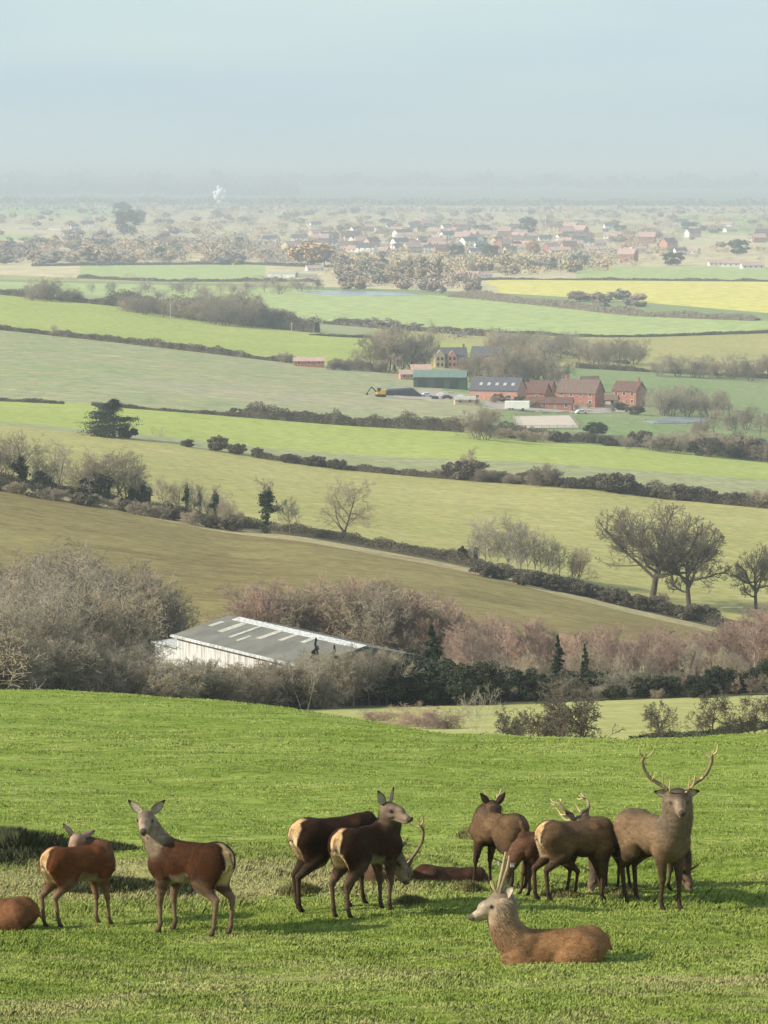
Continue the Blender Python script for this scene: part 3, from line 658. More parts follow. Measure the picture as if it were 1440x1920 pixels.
band(['holly', 'holly2'], [(880, 1314), (1460, 1300)], lambda p: 48 + 16 * math.sin(p * .031) * math.sin(p * .083), 'dark evergreen shrub along the far side of the paddock', 'evergreen shrubs along the paddock', 22, 5, (1.0, 1.5), 11)
band(['thicket', 'hbush', 'birch2', 'thicket2'], [(640, 1322), (1460, 1303)], lambda p: 42 + 18 * math.sin(p * .05), 'small leafless thorn in front of the evergreen shrubs', 'leafless thorns in front of the evergreens', 26, 3, (.9, 1.5), 51)
band(['ash', 'thicket', 'paletree'], [(640, 1300), (1460, 1290)], lambda p: 84 + 22 * math.sin(p * .07), 'thin leafless tree rising out of the evergreen shrubs', 'thin trees among the evergreens', 16, 6, (.7, 1.1), 52)
plant('spruce', 592, 1300, 108, 'narrow brownish conifer at the right end of the barn', wide=.75)
plant('spruce', 627, 1302, 96, 'green conifer second from the barn end', wide=.7)
plant('spruce', 810, 1302, 134, 'tall broad green conifer in the middle of the wood', wide=1.15)
plant('spruce', 1046, 1296, 110, 'green conifer among reddish birches', wide=.8)
plant('spruce', 1096, 1298, 94, 'smaller dark conifer right of the green one among birches', wide=.7)
plant('spruce', 1282, 1280, 56, 'small conifer near the right end of the birch wood', wide=.7)
plant('sapling', 572, 1330, 120, 'pale leafless sapling at the left end of the evergreen shrubs', rz=.4)
plant('thicket', 975, 1290, 62, 'copper brown leafless tree above the dark shrubs')
band(['thicket', 'thicket2', 'ash', 'ash2'], [(430, 1322), (740, 1322)], lambda p: np.interp(p, [430, 560, 640, 740], [80, 98, 116, 104]), 'leafless tree screening the right half of the barn', 'leafless trees screening the barn', 17, 3, (.8, 1.3), 61)
band(['thicket2', 'hbush'], [(250, 1312), (430, 1320)], lambda p: 86, 'low leafless tree screening the left half of the barn', 'low trees screening the left of the barn', 8, 3, (.9, 1.4), 62)
# --- paddock bushes
plant('bramble', 775, 1362, 44, 'reddish bramble bush at the left of the paddock', wide=1.6)
plant('bramble', 832, 1366, 40, 'sprawling bramble bush half hidden by the brow', wide=1.7)
plant('bramble', 706, 1352, 24, 'low bramble at the left end of the paddock', wide=1.8)
plant('sapling', 890, 1385, 112, 'pale forked sapling leaning left in the paddock', rz=2.0)
plant('thorn', 958, 1398, 84, 'round dark thorn bush left of the biggest thorn', wide=1.0)
plant('thorn', 1072, 1404, 140, 'biggest dark thorn bush in the middle of the paddock', wide=1.05)
plant('thorn', 1026, 1402, 104, 'thorn bush tucked against the biggest one, left side', wide=1.0)
plant('thorn1', 1234, 1396, 90, 'small leaning thorn tree left of the big antlers')
plant('thorn1', 1337, 1392, 108, 'small thorn tree behind the big antlers', wide=.9)
plant('thorn1', 1372, 1378, 40, 'tiny thorn bush between the two right hand thorn trees')
plant('thorn1', 1416, 1390, 100, 'thorn tree at the right edge of the paddock')
hedge([(1200, 1392), (1300, 1384), (1440, 1362), (1560, 1350)], 1.4, 8, 'low line of rough grass and brambles under the thorn trees', 'hedge_green', seed=31, name='scrub_row')

# --- hedgerow of the olive field
for (k, px, py, h, wd, L) in [
 ('thicket2', -60, 900, 150, 1.1, 'leafless tree at the far left end of the olive field hedge'),
 ('ivyash', 46, 912, 112, 1.1, 'leafless tree with an ivy covered trunk on the far left'),
 ('thicket', 12, 902, 100, 1.0, 'bushy leafless tree left of the ivy trunk'),
 ('thicket2', 100, 922, 100, 1.1, 'grey leafless tree right of the ivy trunk'),
 ('ivybush', 84, 925, 44, 1.0, 'dark ivy bush between two leafless trees on the left'),
 ('thicket', 165, 934, 100, 1.1, 'left half of the dense brown clump in the hedge'),
 ('thicket', 205, 940, 112, 1.25, 'tallest tree of the dense brown clump in the hedge'),
 ('thicket2', 240, 945, 108, 1.0, 'right hand tree of the dense brown clump'),
 ('ivybush', 178, 938, 52, 1.1, 'dark ivy bush at the foot of the brown clump'),
 ('ivybush', 262, 950, 42, 1.0, 'dark evergreen bush at the right foot of the brown clump'),
 ('ash', 306, 962, 76, .9, 'small leafless tree between the brown clump and the poplars'),
 ('ash2', 332, 966, 70, 1.0, 'twiggy leafless tree left of the first narrow ivy tree'),
 ('ash', 362, 970, 74, .9, 'grey leafless tree between the first and second narrow ivy trees'),
 ('thicket2', 392, 976, 62, 1.0, 'leafless tree between the second and third narrow ivy trees'),
 ('thicket', 420, 984, 58, 1.1, 'spreading leafless bush right of the third narrow ivy tree'),
 ('ash', 545, 1004, 78, 1.1, 'faint leafless tree right of the broken ivy covered tree'),
 ('ivybush', 318, 964, 26, 1.0, 'small dark ivy bush under a small leafless tree'),
 ('ivytree', 350, 968, 78, .6, 'first of three narrow ivy clad trees'),
 ('ivytree', 375, 972, 66, .6, 'second of three narrow ivy clad trees'),
 ('ivytree', 405, 980, 78, .7, 'third of three narrow ivy clad trees'),
 ('hbush', 432, 988, 40, 1.1, 'low grey bush right of the narrow ivy clad trees'),
 ('ivytree', 498, 1000, 112, 1.05, 'broken dead tree wrapped in dark ivy in the hedge gap'),
 ('ash2', 643, 1012, 128, 1.0, 'lone slender leafless tree in front of the yellow green field'),
 ('ivybush', 866, 1052, 30, .6, 'small dark bush left of the pale birch group'),
 ('ivybush', 886, 1056, 34, .6, 'second small dark bush at the left of the pale birch group'),
 ('thicket', 1080, 1092, 84, .9, 'reddish leafless tree at the right end of the pale birch group'),
 ('oak', 1222, 1124, 196, 1.12, 'largest spreading leafless oak on the right'),
 ('oak2', 1292, 1140, 172, 1.05, 'second leafless oak, just right of the largest'),
 ('oak2', 1418, 1142, 132, .95, 'leafless oak cut by the right edge of the photo'),
 ('hbush', 1240, 1132, 22, 1.2, 'low bush at the foot of the largest oak')]:
    plant(k, px, py, h, L, wide=wd, rz=hash(px) % 6 if k != 'oak' else 2.1)
band(['paletree'], [(880, 1058), (1060, 1090)], lambda p: np.interp(p, [880, 940, 1000, 1060], [92, 106, 100, 82]), 'slender pale barked leafless tree in the birch group', 'pale birches in the hedge', 15, 5, (1.0, 1.5), 12)
band(['hedgebush', 'hedgebush2'], [(900, 1078), (1340, 1170)], lambda p: 28, 'dark bush in the thick hedge below the oaks', 'bushes in the hedge below the oaks', 22, 3, (1, 1.5), 13)
band(['hedgebush2', 'hbush'], [(-100, 905), (180, 950), (450, 998)], lambda p: 26, 'dark bush in the hedge of the olive field', 'bushes in the left hedge of the olive field', 22, 2, (1, 1.5), 14)
# --- second hedge
plant('yew', 213, 820, 74, 'wide spreading dark pine alone above the olive slope', wide=1.2, cat='tree')
plant('ivybush', 240, 822, 24, 'dark shrub at the right foot of the spreading pine', wide=1.4)
plant('sapling', 300, 830, 34, 'tiny leafless sapling right of the spreading pine')
plant('hedgebush', 352, 838, 16, 'small dark bush left of the three hedge bushes', wide=1.4)
plant('hedgebush', 408, 846, 30, 'tallest dark bush in the gap toothed hedge', wide=1.2)
plant('hedgebush2', 446, 852, 22, 'middle dark bush in the gap toothed hedge', wide=1.3)
plant('hedgebush', 482, 858, 20, 'right dark bush in the gap toothed hedge', wide=1.1)
plant('hedgebush2', 540, 868, 18, 'flat dark bush left of the long low hedge', wide=1.4)
plant('hedgebush', 590, 874, 22, 'dark mound of bush on the long low hedge', wide=1.8)
plant('hedgebush2', 632, 880, 20, 'dark bush at the right end of the bush mound', wide=1.4)
plant('birch', 880, 898, 66, 'pale pinkish leafless tree in the middle hedge', wide=1.2)
plant('birch2', 862, 898, 50, 'short reddish tree leaning by the pale pinkish one', wide=1.2)
band(['hedgebush', 'hedgebush2', 'hbush'], [(800, 896), (960, 906), (1100, 916), (1230, 934), (1440, 950)], lambda p: 28 + 8 * math.sin(p * .045), 'dark rounded bush in the long middle hedge', 'bushes in the long middle hedge', 26, 1.5, (1.1, 1.6), 15)
plant('hbush', 1024, 912, 46, 'tallest bush in the long middle hedge', wide=1.1)
# --- third hedge and the farm
band(['hedgebush', 'hedgebush2', 'hbush'], [(435, 778), (640, 795), (860, 806)], lambda p: 17, 'dark bush in the overgrown hedge by the ploughed field', 'bushes in the overgrown hedge', 22, 1.5, (1.2, 1.8), 16)
plant('thicket', 896, 824, 72, 'round grey brown tree left of the riding arena', wide=1.0)
band(['hbush', 'thicket2', 'hedgebush2'], [(880, 756), (1210, 776)], lambda p: 17, 'small bush between the farm buildings', 'bushes among the farm buildings', 12, 7, (1.0, 1.6), 71)
plant('hbush', 918, 790, 26, 'bush against the end of the grey roofed barn', wide=1.4)
plant('thicket', 880, 716, 50, 'leafless tree beside the green shed', wide=.9)
plant('ash', 1205, 772, 52, 'upright leafless tree touching the right farmhouse', wide=.8)
plant('thicket2', 912, 824, 56, 'lower tree beside the round one left of the arena', wide=1.1)
plant('holly', 1118, 816, 26, 'round dark green bush right of the riding arena', wide=1.5)
band(['hbush', 'thicket2', 'hedgebush2'], [(915, 820), (1100, 832), (1440, 862)], lambda p: np.interp(p, [915, 1150, 1250, 1440], [22, 18, 40, 46]), 'grey bush on the bank below the riding arena', 'bushes on the bank below the arena', 30, 4, (1.1, 1.7), 17)
band(['thicket', 'thicket2', 'paletree', 'ash'], [(1215, 772), (1370, 784)], lambda p: np.interp(p, [1215, 1260, 1370], [44, 60, 50]), 'leafless tree in the grove right of the red brick farmhouse', 'grove right of the red farmhouse', 18, 5, (1.0, 1.4), 18)
band(['thicket2', 'ash', 'thicket'], [(1290, 820), (1500, 812)], lambda p: 52, 'grey leafless tree by the pond on the right', 'trees by the pond', 10, 10, (.9, 1.3), 19)
band(['thicket', 'ash2', 'thicket2'], [(945, 716), (1060, 722)], lambda p: np.interp(p, [945, 1000, 1060], [88, 66, 40]), 'leafless tree in the clump behind the brick barns', 'clump behind the brick barns', 12, 5, (.9, 1.3), 20)
band(['ash', 'thicket2', 'ash2'], [(694, 692), (800, 696)], lambda p: np.interp(p, [695, 730, 770, 800], [84, 92, 70, 76]), 'tall leafless tree left of the manor house', 'tall trees left of the manor house', 14, 5, (.8, 1.1), 21)
plant('ash', 806, 690, 96, 'tallest narrow leafless tree in front of the manor house', wide=.7)
band(['thicket', 'ash2'], [(872, 706), (968, 712)], lambda p: 46, 'leafless tree between manor house and brick end wall', 'trees between manor and brick wall', 8, 4, (.9, 1.2), 22)
band(['hbush', 'thicket'], [(615, 690), (720, 696)], lambda p: 24, 'grey bush right of the small red brick shed', 'bushes right of the brick shed', 9, 3, (1.1, 1.6), 23)
plant('hbush', 535, 680, 22, 'dark bush at the left end of the brick shed', wide=1.2)
plant('ash', 452, 672, 20, 'tiny leafless tree on the straight dark hedge, right one', wide=.8)
plant('ash2', 100, 632, 26, 'tiny leafless tree on the straight dark hedge, left one', wide=1)
band(['thicket2', 'ash', 'thicket'], [(920, 655), (1200, 690)], lambda p: np.interp(p, [920, 1000, 1150, 1200], [46, 44, 56, 40]), 'hazy leafless tree in the belt behind the farm', 'tree belt behind the farm', 26, 8, (1.0, 1.5), 24)
band(['thicket2', 'thicket'], [(1230, 700), (1460, 712)], lambda p: 46, 'hazy leafless tree standing over the clipped hedge on the right', 'trees on the right clipped hedge', 12, 6, (1.0, 1.3), 25)
band(['thicket', 'thicket2', 'hbush'], [(45, 560), (150, 566)], lambda p: np.interp(p, [45, 90, 150], [28, 44, 26]), 'dark leafless tree in the clump at the left end of the slope', 'dark clump on the left slope top', 8, 3, (1.0, 1.5), 26)
band(['thicket2', 'ash', 'thicket', 'hbush'], [(225, 580), (400, 605), (560, 618)], lambda p: np.interp(p, [225, 300, 420, 480, 560], [26, 34, 60, 54, 24]), 'leafless tree in the belt behind the white pole', 'tree belt behind the white pole', 34, 4, (1.1, 1.6), 27)
band(['ash', 'thicket2'], [(170, 560), (600, 545)], lambda p: 26, 'faint leafless tree in the plain behind the belt', 'faint trees behind the belt', 22, 12, (1.1, 1.6), 28)
# --- the plain and the village
rg1 = random.Random(99)
def farband(n, keys, px0, px1, py0, py1, h0, h1, label, group, bias=None):
    for i in range(n):
        px = rg1.uniform(px0, px1); py = rg1.uniform(py0, py1)
        if bias and not bias(px, py): continue
        plant(rg1.choice(keys), px, py, rg1.uniform(h0, h1), label, group, rg1.uniform(1.4, 2.9) if h1 < 26 else rg1.uniform(1.0, 1.9), ymin=1000)
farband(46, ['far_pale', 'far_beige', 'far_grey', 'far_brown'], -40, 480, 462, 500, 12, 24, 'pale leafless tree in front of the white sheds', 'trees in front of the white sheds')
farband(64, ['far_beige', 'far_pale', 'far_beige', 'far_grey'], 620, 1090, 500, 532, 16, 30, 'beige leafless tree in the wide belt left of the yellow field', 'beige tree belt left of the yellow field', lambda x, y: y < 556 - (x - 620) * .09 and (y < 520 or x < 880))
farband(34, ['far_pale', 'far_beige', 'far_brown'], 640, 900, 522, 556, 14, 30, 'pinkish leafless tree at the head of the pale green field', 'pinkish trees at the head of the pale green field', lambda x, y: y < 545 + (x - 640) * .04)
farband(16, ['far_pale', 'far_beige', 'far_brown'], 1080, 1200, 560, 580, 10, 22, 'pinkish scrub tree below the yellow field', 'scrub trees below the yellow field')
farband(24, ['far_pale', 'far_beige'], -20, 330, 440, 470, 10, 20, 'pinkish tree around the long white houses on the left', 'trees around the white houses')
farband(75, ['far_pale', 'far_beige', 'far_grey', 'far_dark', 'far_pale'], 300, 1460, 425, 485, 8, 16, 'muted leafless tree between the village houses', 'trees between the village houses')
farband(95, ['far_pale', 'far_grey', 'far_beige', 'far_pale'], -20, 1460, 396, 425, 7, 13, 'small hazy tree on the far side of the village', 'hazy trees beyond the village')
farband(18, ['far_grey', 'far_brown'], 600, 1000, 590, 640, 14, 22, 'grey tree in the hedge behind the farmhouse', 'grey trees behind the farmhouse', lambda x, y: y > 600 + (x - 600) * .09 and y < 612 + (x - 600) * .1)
plant('far_orange', 577, 499, 46, 'bright orange willow, left half of the pair', wide=1.7)
plant('far_orange', 608, 498, 42, 'bright orange willow, right half of the pair', wide=1.5)
plant('far_orange', 1000, 478, 30, 'orange tree in the middle of the village', wide=1.1)
plant('far_beige', 180, 492, 36, 'salmon coloured tree mass left of the white sheds', wide=2.4)
plant('far_dark', 1262, 498, 26, 'dark green round tree by the red house', wide=1.9)
plant('far_dark', 1385, 478, 30, 'dark evergreen tree at the right of the village', wide=1.7)
plant('far_dark', 240, 443, 50, 'tall dark cedar on the left of the village', wide=1.1)
plant('far_dark', 228, 412, 34, 'tall pale cedar behind the dark one', wide=1.3)
plant('far_dark', 262, 420, 26, 'dark round head of trees right of the cedar', wide=1.2)
plant('far_dark', 990, 440, 34, 'dark tall tree behind the village centre', wide=1.2)
plant('far_dark', 920, 488, 30, 'dark green tree beside the middle orange tree', wide=1.4)
plant('far_dark', 855, 482, 24, 'dark tree in front of the white village houses', wide=1.6)
plant('far_dark', 448, 458, 14, 'dark square clump in the left village', wide=1.5)
plant('far_dark', 300, 486, 24, 'dark green tree right of the white sheds', wide=1.1)
for px, h, L in ((770, 44, 'left tall beige poplar'), (792, 52, 'middle and tallest beige poplar'), (822, 48, 'right tall beige poplar')):
    plant('poplar', px, 532, h, L + ' in front of the village', wide=1.5)
# the tree cover of the plain: far off and without number
def farmass(px0, px1, py0, py1, n, mat, h, label, seed, keep=None):
    rg = np.random.default_rng(seed); Ps, S_ = [], []
    for i in range(n):
        a, b_ = rg.uniform(px0, px1), rg.uniform(py0, py1)
        if keep and not keep(a, b_): continue
        c = G(a, b_, 1000); k_ = c.y / F; hh = rg.uniform(.5, 1.1) * h * k_; wd_ = rg.uniform(.7, 1.8) * h * k_; m_ = 80
        q = rg.normal(size=(m_, 3)); q /= np.linalg.norm(q, axis=1, keepdims=True); q *= rg.random((m_, 1)) ** .4
        Ps.append(np.array(c) + np.stack([q[:, 0] * wd_, q[:, 1] * wd_, (q[:, 2] * .5 + .5) * hh], 1)); S_.append(rg.uniform(.10, .18, m_) * hh)
    P = np.concatenate(Ps); V, Fc = leafquads(P, np.concatenate(S_), rg)
    o = link('tree_cover', mesh_np('tree_cover', V, [Fc], M[mat])); tag(o, label, 'woodland', kind='stuff'); return o
nf = lambda a, b_: not (150 < a < 500 and b_ > 493) and not (a < 60 and 440 < b_ < 462) and not (a > 1275 and 436 < b_ < 462) and not (a < 225 and b_ < 404)
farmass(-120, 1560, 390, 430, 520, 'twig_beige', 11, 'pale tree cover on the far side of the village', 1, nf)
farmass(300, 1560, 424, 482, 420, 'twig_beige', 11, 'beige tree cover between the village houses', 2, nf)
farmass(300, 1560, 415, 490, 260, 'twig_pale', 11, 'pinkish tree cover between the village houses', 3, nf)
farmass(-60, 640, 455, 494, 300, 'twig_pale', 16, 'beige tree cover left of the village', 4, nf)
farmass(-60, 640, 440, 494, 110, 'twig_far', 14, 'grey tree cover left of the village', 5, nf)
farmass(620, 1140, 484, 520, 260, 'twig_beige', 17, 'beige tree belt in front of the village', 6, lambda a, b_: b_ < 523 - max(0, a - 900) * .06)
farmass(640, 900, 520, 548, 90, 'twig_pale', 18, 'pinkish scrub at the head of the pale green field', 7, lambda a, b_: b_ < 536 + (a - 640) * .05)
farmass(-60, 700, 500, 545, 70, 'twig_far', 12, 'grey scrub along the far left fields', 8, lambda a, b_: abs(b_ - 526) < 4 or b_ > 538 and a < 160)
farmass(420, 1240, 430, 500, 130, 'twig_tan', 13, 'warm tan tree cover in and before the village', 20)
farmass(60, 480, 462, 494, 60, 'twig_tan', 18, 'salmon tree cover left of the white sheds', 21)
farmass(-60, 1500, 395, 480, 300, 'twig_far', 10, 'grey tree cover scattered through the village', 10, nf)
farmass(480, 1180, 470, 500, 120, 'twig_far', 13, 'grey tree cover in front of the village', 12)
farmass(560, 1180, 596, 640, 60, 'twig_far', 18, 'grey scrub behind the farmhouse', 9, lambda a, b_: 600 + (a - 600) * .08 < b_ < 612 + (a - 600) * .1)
# far woods that read as one mass
def farwood(run, h, w_, label, n, mat, seed, ymin=5000):
    rg = np.random.default_rng(seed); xs_, ys_ = zip(*run); px = rg.uniform(xs_[0], xs_[-1], n); py = np.interp(px, xs_, ys_) + rg.uniform(-w_, w_, n)
    P = np.array([tuple(G(a, b, ymin)) for a, b in zip(px, py)])
    P[:, 2] += rg.uniform(0, 1, n) * h * (1 + .5 * np.sin(px * .05)); 
    V, Fc = leafquads(P, rg.uniform(.6, 1.3, n) * h * .9, rg)
    o = link('distant_wood', mesh_np('distant_wood', V, [Fc], M[mat])); tag(o, label, 'wood', kind='stuff'); return o
farwood([(-300, 393), (300, 391), (900, 396), (1750, 399)], 9, 3, 'hazy line of distant trees just beyond the village', 2600, 'twig_grey', 1, 5000)
farwood([(-300, 378), (500, 380), (1750, 386)], 11, 4, 'dark band of distant woodland under the smoke', 3000, 'hedge_green', 2, 6000)
farwood([(-300, 362), (200, 358), (560, 362)], 30, 6, 'broad distant wood on the left below the hills', 2600, 'cedar', 3, 9000)
farwood([(-300, 342), (700, 346), (1750, 352)], 40, 5, 'faint wooded ridge under the horizon', 2200, 'cedar', 4, 12000)

# ------------------------------------------------------------------ buildings
M['brick'] = simple('brick', (.36, .155, .105), .9, .25, 1.2); M['brick_pink'] = simple('brick_pink', (.50, .26, .19), .9, .2, 1.2)
M['cream'] = simple('cream_render', (.52, .42, .28), .9, .1, .5); M['white'] = simple('white_render', (.78, .76, .70), .85, .08, .5)
M['tile'] = simple('clay_tile', (.155, .085, .068), .9, .35, 1.5); M['tile_brown'] = simple('brown_tile', (.18, .12, .095), .9, .3, 1.5)
M['slate'] = simple('slate', (.115, .11, .125), .8, .2, 1.2); M['glass'] = simple('window_glass', (.03, .035, .04), .15, .1, 1, spec=.5)
M['green_metal'] = simple('green_sheet', (.045, .080, .060), .6, .2, .4); M['green_roof'] = simple('green_roof', (.16, .22, .18), .6, .12, .4)
M['tarp'] = simple('black_tarp', (.035, .04, .055), .6, .3, .6); M['digger'] = simple('yellow_paint', (.75, .42, .04), .5, .1, 1)
M['sand'] = simple('arena_sand', (.62, .50, .40), .95, .08, .3); M['pond'] = simple('pale_water', (.30, .33, .34), .25, .15, .1, spec=.6)
M['yard'] = simple('yard_gravel', (.40, .33, .27), .95, .25, .3); M['wood'] = simple('grey_timber', (.30, .26, .21), .9, .2, 2)
M['rubber'] = simple('rubber', (.03, .03, .03), .8, .1, 2); M['pinkroof'] = simple('pink_tile', (.50, .33, .27), .9, .2, 1)
M['sheet'] = simple('translucent_sheet', (.44, .41, .33), .6, .3, 2.2)
# corrugated fibre cement
m, t, b = new_mat('fibre_cement'); v = coords(t)
cc = ramp(t, noise(t, v, .35, 5, .6), [(.3, (.15, .14, .12)), (.7, (.25, .235, .20))])
cc = mix(t, cc, (.22, .20, .10), ramp(t, noise(t, v, 1.7, 4, .7), [(.55, (0, 0, 0)), (.75, (.5, .5, .5))]))
t.links.new(cc, b.inputs['Base Color']); b.inputs['Roughness'].default_value = .85
wv = N(t, 'ShaderNodeTexWave', Scale=3.4); wv.bands_direction = 'X'; t.links.new(v, wv.inputs['Vector']); bump(t, b, wv.outputs['Fac'], .05, .6); M['fibre'] = m
m, t, b = new_mat('white_sheeting'); v = coords(t)
cc = ramp(t, noise(t, coords(t, (3, 3, .25)), 1.2, 5, .65), [(.36, (.34, .32, .28)), (.55, (.70, .68, .65))])
t.links.new(cc, b.inputs['Base Color']); b.inputs['Roughness'].default_value = .6
wv = N(t, 'ShaderNodeTexWave', Scale=4.0); wv.bands_direction = 'X'; t.links.new(v, wv.inputs['Vector']); bump(t, b, wv.outputs['Fac'], .04, .6); M['whitesheet'] = m

def gable_house(r, L, W, he, hr, wall, roof, ov=.35, th=.25, wins=0, floors=1, chim=(), door=False, x0=0, y0=0, z0=-1.5, hip=0, two=None):
    """house body in local axes: ridge along x, L long, W deep; base sunk to z0"""
    x1, y1 = x0 + L, y0 + W; ym = (y0 + y1) / 2
    w_ = MB(); w_.prism([(x0, y0, z0), (x0, y1, z0), (x0, y1, he), (x0, ym, he + hr), (x0, y0, he)], (L, 0, 0))
    wo = w_.build('wall', M[wall], r)
    rf = MB(); sl_ = hr / (W / 2); e = .05
    for sgn, ya in ((-1, y0 - ov), (1, y1 + ov)):
        za = he - ov * sl_ + e; zr = he + hr + e
        rf.prism([(x0 - ov, ya, za), (x0 - ov, ym, zr), (x0 - ov, ym, zr + th), (x0 - ov, ya, za + th)], (L + 2 * ov, 0, 0))
    ro = rf.build('roof', M[roof], r)
    for cx in chim:
        c = MB().box(cx - .45, cx + .45, ym - .35, ym + .35, he + hr - .6, he + hr + 1.3).box(cx - .52, cx + .52, ym - .42, ym + .42, he + hr + 1.3, he + hr + 1.45)
        c.box(cx - .25, cx - .05, ym - .1, ym + .1, he + hr + 1.45, he + hr + 1.85).box(cx + .08, cx + .28, ym - .1, ym + .1, he + hr + 1.45, he + hr + 1.85)
        c.build('chimney', M['brick'], ro)
    for fl in range(floors):
        zf = 1.0 + fl * 2.7
        for k in range(wins):
            cx = x0 + L * (k + .5) / wins
            if door and fl == 0 and k == wins // 2:
                MB().box(cx - .5, cx + .5, y0 - .06, y0 + .05, 0, 2.1).build('door', M['wood'], r); continue
            MB().box(cx - .62, cx + .62, y0 - .05, y0 + .04, zf - .12, zf + 1.42).build('window', M['white'], r)
            MB().box(cx - .5, cx - .04, y0 - .075, y0 + .02, zf, zf + 1.3).box(cx + .04, cx + .5, y0 - .075, y0 + .02, zf, zf + 1.3).build('pane', M['glass'], r.children[-1])
    return wo, ro
def rot_for(p, a): return a
def building(name, px, py, label, rz, cat='building', ymin=200):
    p = G(px, py, ymin); r = empty(name, p, rz); tag(r, label, cat); return r, p.y / F       # metres per photo pixel

# --- the big barn behind the brow
Ax = (-15.0, 310.0, -42.9); Bx = (-1.93, 290.0, -42.9)
ang = math.atan2(Bx[1] - Ax[1], Bx[0] - Ax[0]); LB = math.hypot(Bx[0] - Ax[0], Bx[1] - Ax[1])
barn = empty('barn', (Ax[0], Ax[1], -48.8), ang); tag(barn, 'large farm barn with white sheet walls half hidden behind bare trees', 'barn')
RH = 48.8 - 42.9; EH = RH - 1.35; WB = 6.0                      # ridge height, eave height, half width; near side is -y
def slab(name, x0, x1, ya, yb, za, zb, th, mat, lift=0, parent=None):
    q = MB(); q.prism([(x0, ya, za + lift), (x0, yb, zb + lift), (x0, yb, zb + lift + th), (x0, ya, za + lift + th)], (x1 - x0, 0, 0)); return q.build(name, M[mat], parent or barn)
body = MB(); body.prism([(0, -WB, -2), (0, WB, -2), (0, WB, EH), (0, 0, RH), (0, -WB, EH)], (LB, 0, 0)); body.build('wall', M['whitesheet'], barn)
rf = slab('roof', -.4, LB + .4, -WB - .4, 0, EH - .09, RH, .10, 'fibre', .05); slab('roof', -.4, LB + .4, WB + .4, 0, EH - .09, RH, .10, 'fibre', .05)
slp = (RH - EH) / WB
for (x0, x1, ya, yb, mt) in [(.7, 1.5, -2.9, -1.5, 'sheet'), (3.6, 4.7, -3.6, -.9, 'sheet'), (6.7, 7.3, -4.2, -.6, 'sheet'), (8.6, 9.2, -4.5, -3.0, 'sheet'), (10.2, 11.1, -3.2, -.55, 'sheet'), (13.2, 14.0, -2.6, -.55, 'sheet'), (16.2, 17.0, -2.0, -.55, 'sheet')]:
    slab('roof_light', x0, x1, ya, yb, RH + ya * slp, RH + yb * slp, .03, mt, .155, rf)
slab('ridge_sheeting', 1.5, LB + .4, -.75, .15, RH - .75 * slp, RH + .02, .04, 'whitesheet', .16, rf)
q = MB(); q.prism([(LB, -WB + .02, -2), (LB, WB - .02, -2), (LB, WB - .02, EH - .02), (LB, 0, RH - .02), (LB, -WB + .02, EH - .02)], (.08, 0, 0)); q.build('end_wall', M['wood'], barn)
slab('roof_edge', -.42, LB + .42, -WB - .55, -WB - .35, EH - .14, EH - .09, .18, 'whitesheet', .04, rf)
lean = MB(); lean.prism([(-4.8, -WB + .2, -2), (-4.8, WB - 2, -2), (-4.8, WB - 2, EH - .9), (-4.8, -WB + .2, EH - 1.3)], (4.7, 0, 0)); lean.build('lean_to', M['whitesheet'], barn)
slab('lean_to_roof', -5.0, -.02, -WB - .1, WB - 1.8, EH - 1.25, EH - .75, .08, 'whitesheet')
for k in range(0): MB().box(1.5 + k * 5, 1.75 + k * 5, -WB - .07, -WB + .02, -1, EH - .2).build('post', M['wood'], barn)

# --- farm
r, k = building('manor_house', 842, 690, 'cream manor house with two gables and brick chimneys', .12, 'house')
gable_house(r, 14, 8, 5.4, 3.2, 'brick_pink', 'slate', wins=5, floors=2, chim=(-4, 7), x0=-6); 
g = MB(); g.prism([(-6.4, -2.4, -1), (-2.2, -2.4, -1), (-2.2, -2.4, 5.6), (-4.3, -2.4, 8.2), (-6.4, -2.4, 5.6)], (0, 2.3, 0)); g.build('gable_bay', M['cream'], r)
g = MB(); g.prism([(-.9, -2.0, -1), (3.2, -2.0, -1), (3.2, -2.0, 5.2), (1.15, -2.0, 7.8), (-.9, -2.0, 5.2)], (0, 1.9, 0)); g.build('gable_bay', M['brick_pink'], r)
for cx in (-5.2, -3.4, .2, 2.1):
    for zf in (1, 3.6): MB().box(cx - .45, cx + .45, (-2.46 if cx < -2 else -2.06), (-2.36 if cx < -2 else -1.96), zf, zf + 1.4).build('window', M['glass'], r)
r, k = building('brick_house', 915, 690, 'dark roofed house with a red brick end wall right of the manor', -.25, 'house'); gable_house(r, 14, 8, 5.6, 3.6, 'brick', 'slate', wins=4, floors=2, chim=(1, 13), x0=-8)
r, k = building('outbuilding', 790, 705, 'low pink roofed outbuilding below the manor house', .1); gable_house(r, 8, 5, 2.6, 1.8, 'brick_pink', 'pinkroof', wins=2, x0=-4)
r, k = building('cottage', 752, 690, 'small white cottage left of the manor house', .1, 'house'); gable_house(r, 5, 5, 3.0, 2, 'white', 'slate', wins=2, door=True, x0=-2.5)
r, k = building('green_barn', 824, 728, 'dark green farm shed with a pale green roof', -.10, 'barn'); wo, ro = gable_house(r, 20, 10, 4.2, 2.2, 'green_metal', 'green_roof', ov=.4, x0=-10)
for cx in (-6.5, 0, 5.5): MB().box(cx - 1.7, cx + 1.7, -.08, .03, -.2, 3.2).build('door', M['glass'], r)
r, k = building('brick_barn', 930, 752, 'long grey roofed barn with pale roof lights and brick gable', -.30, 'barn'); wo, ro = gable_house(r, 18, 13, 3.8, 4.2, 'brick_pink', 'slate', ov=.3, x0=-10, wins=3)
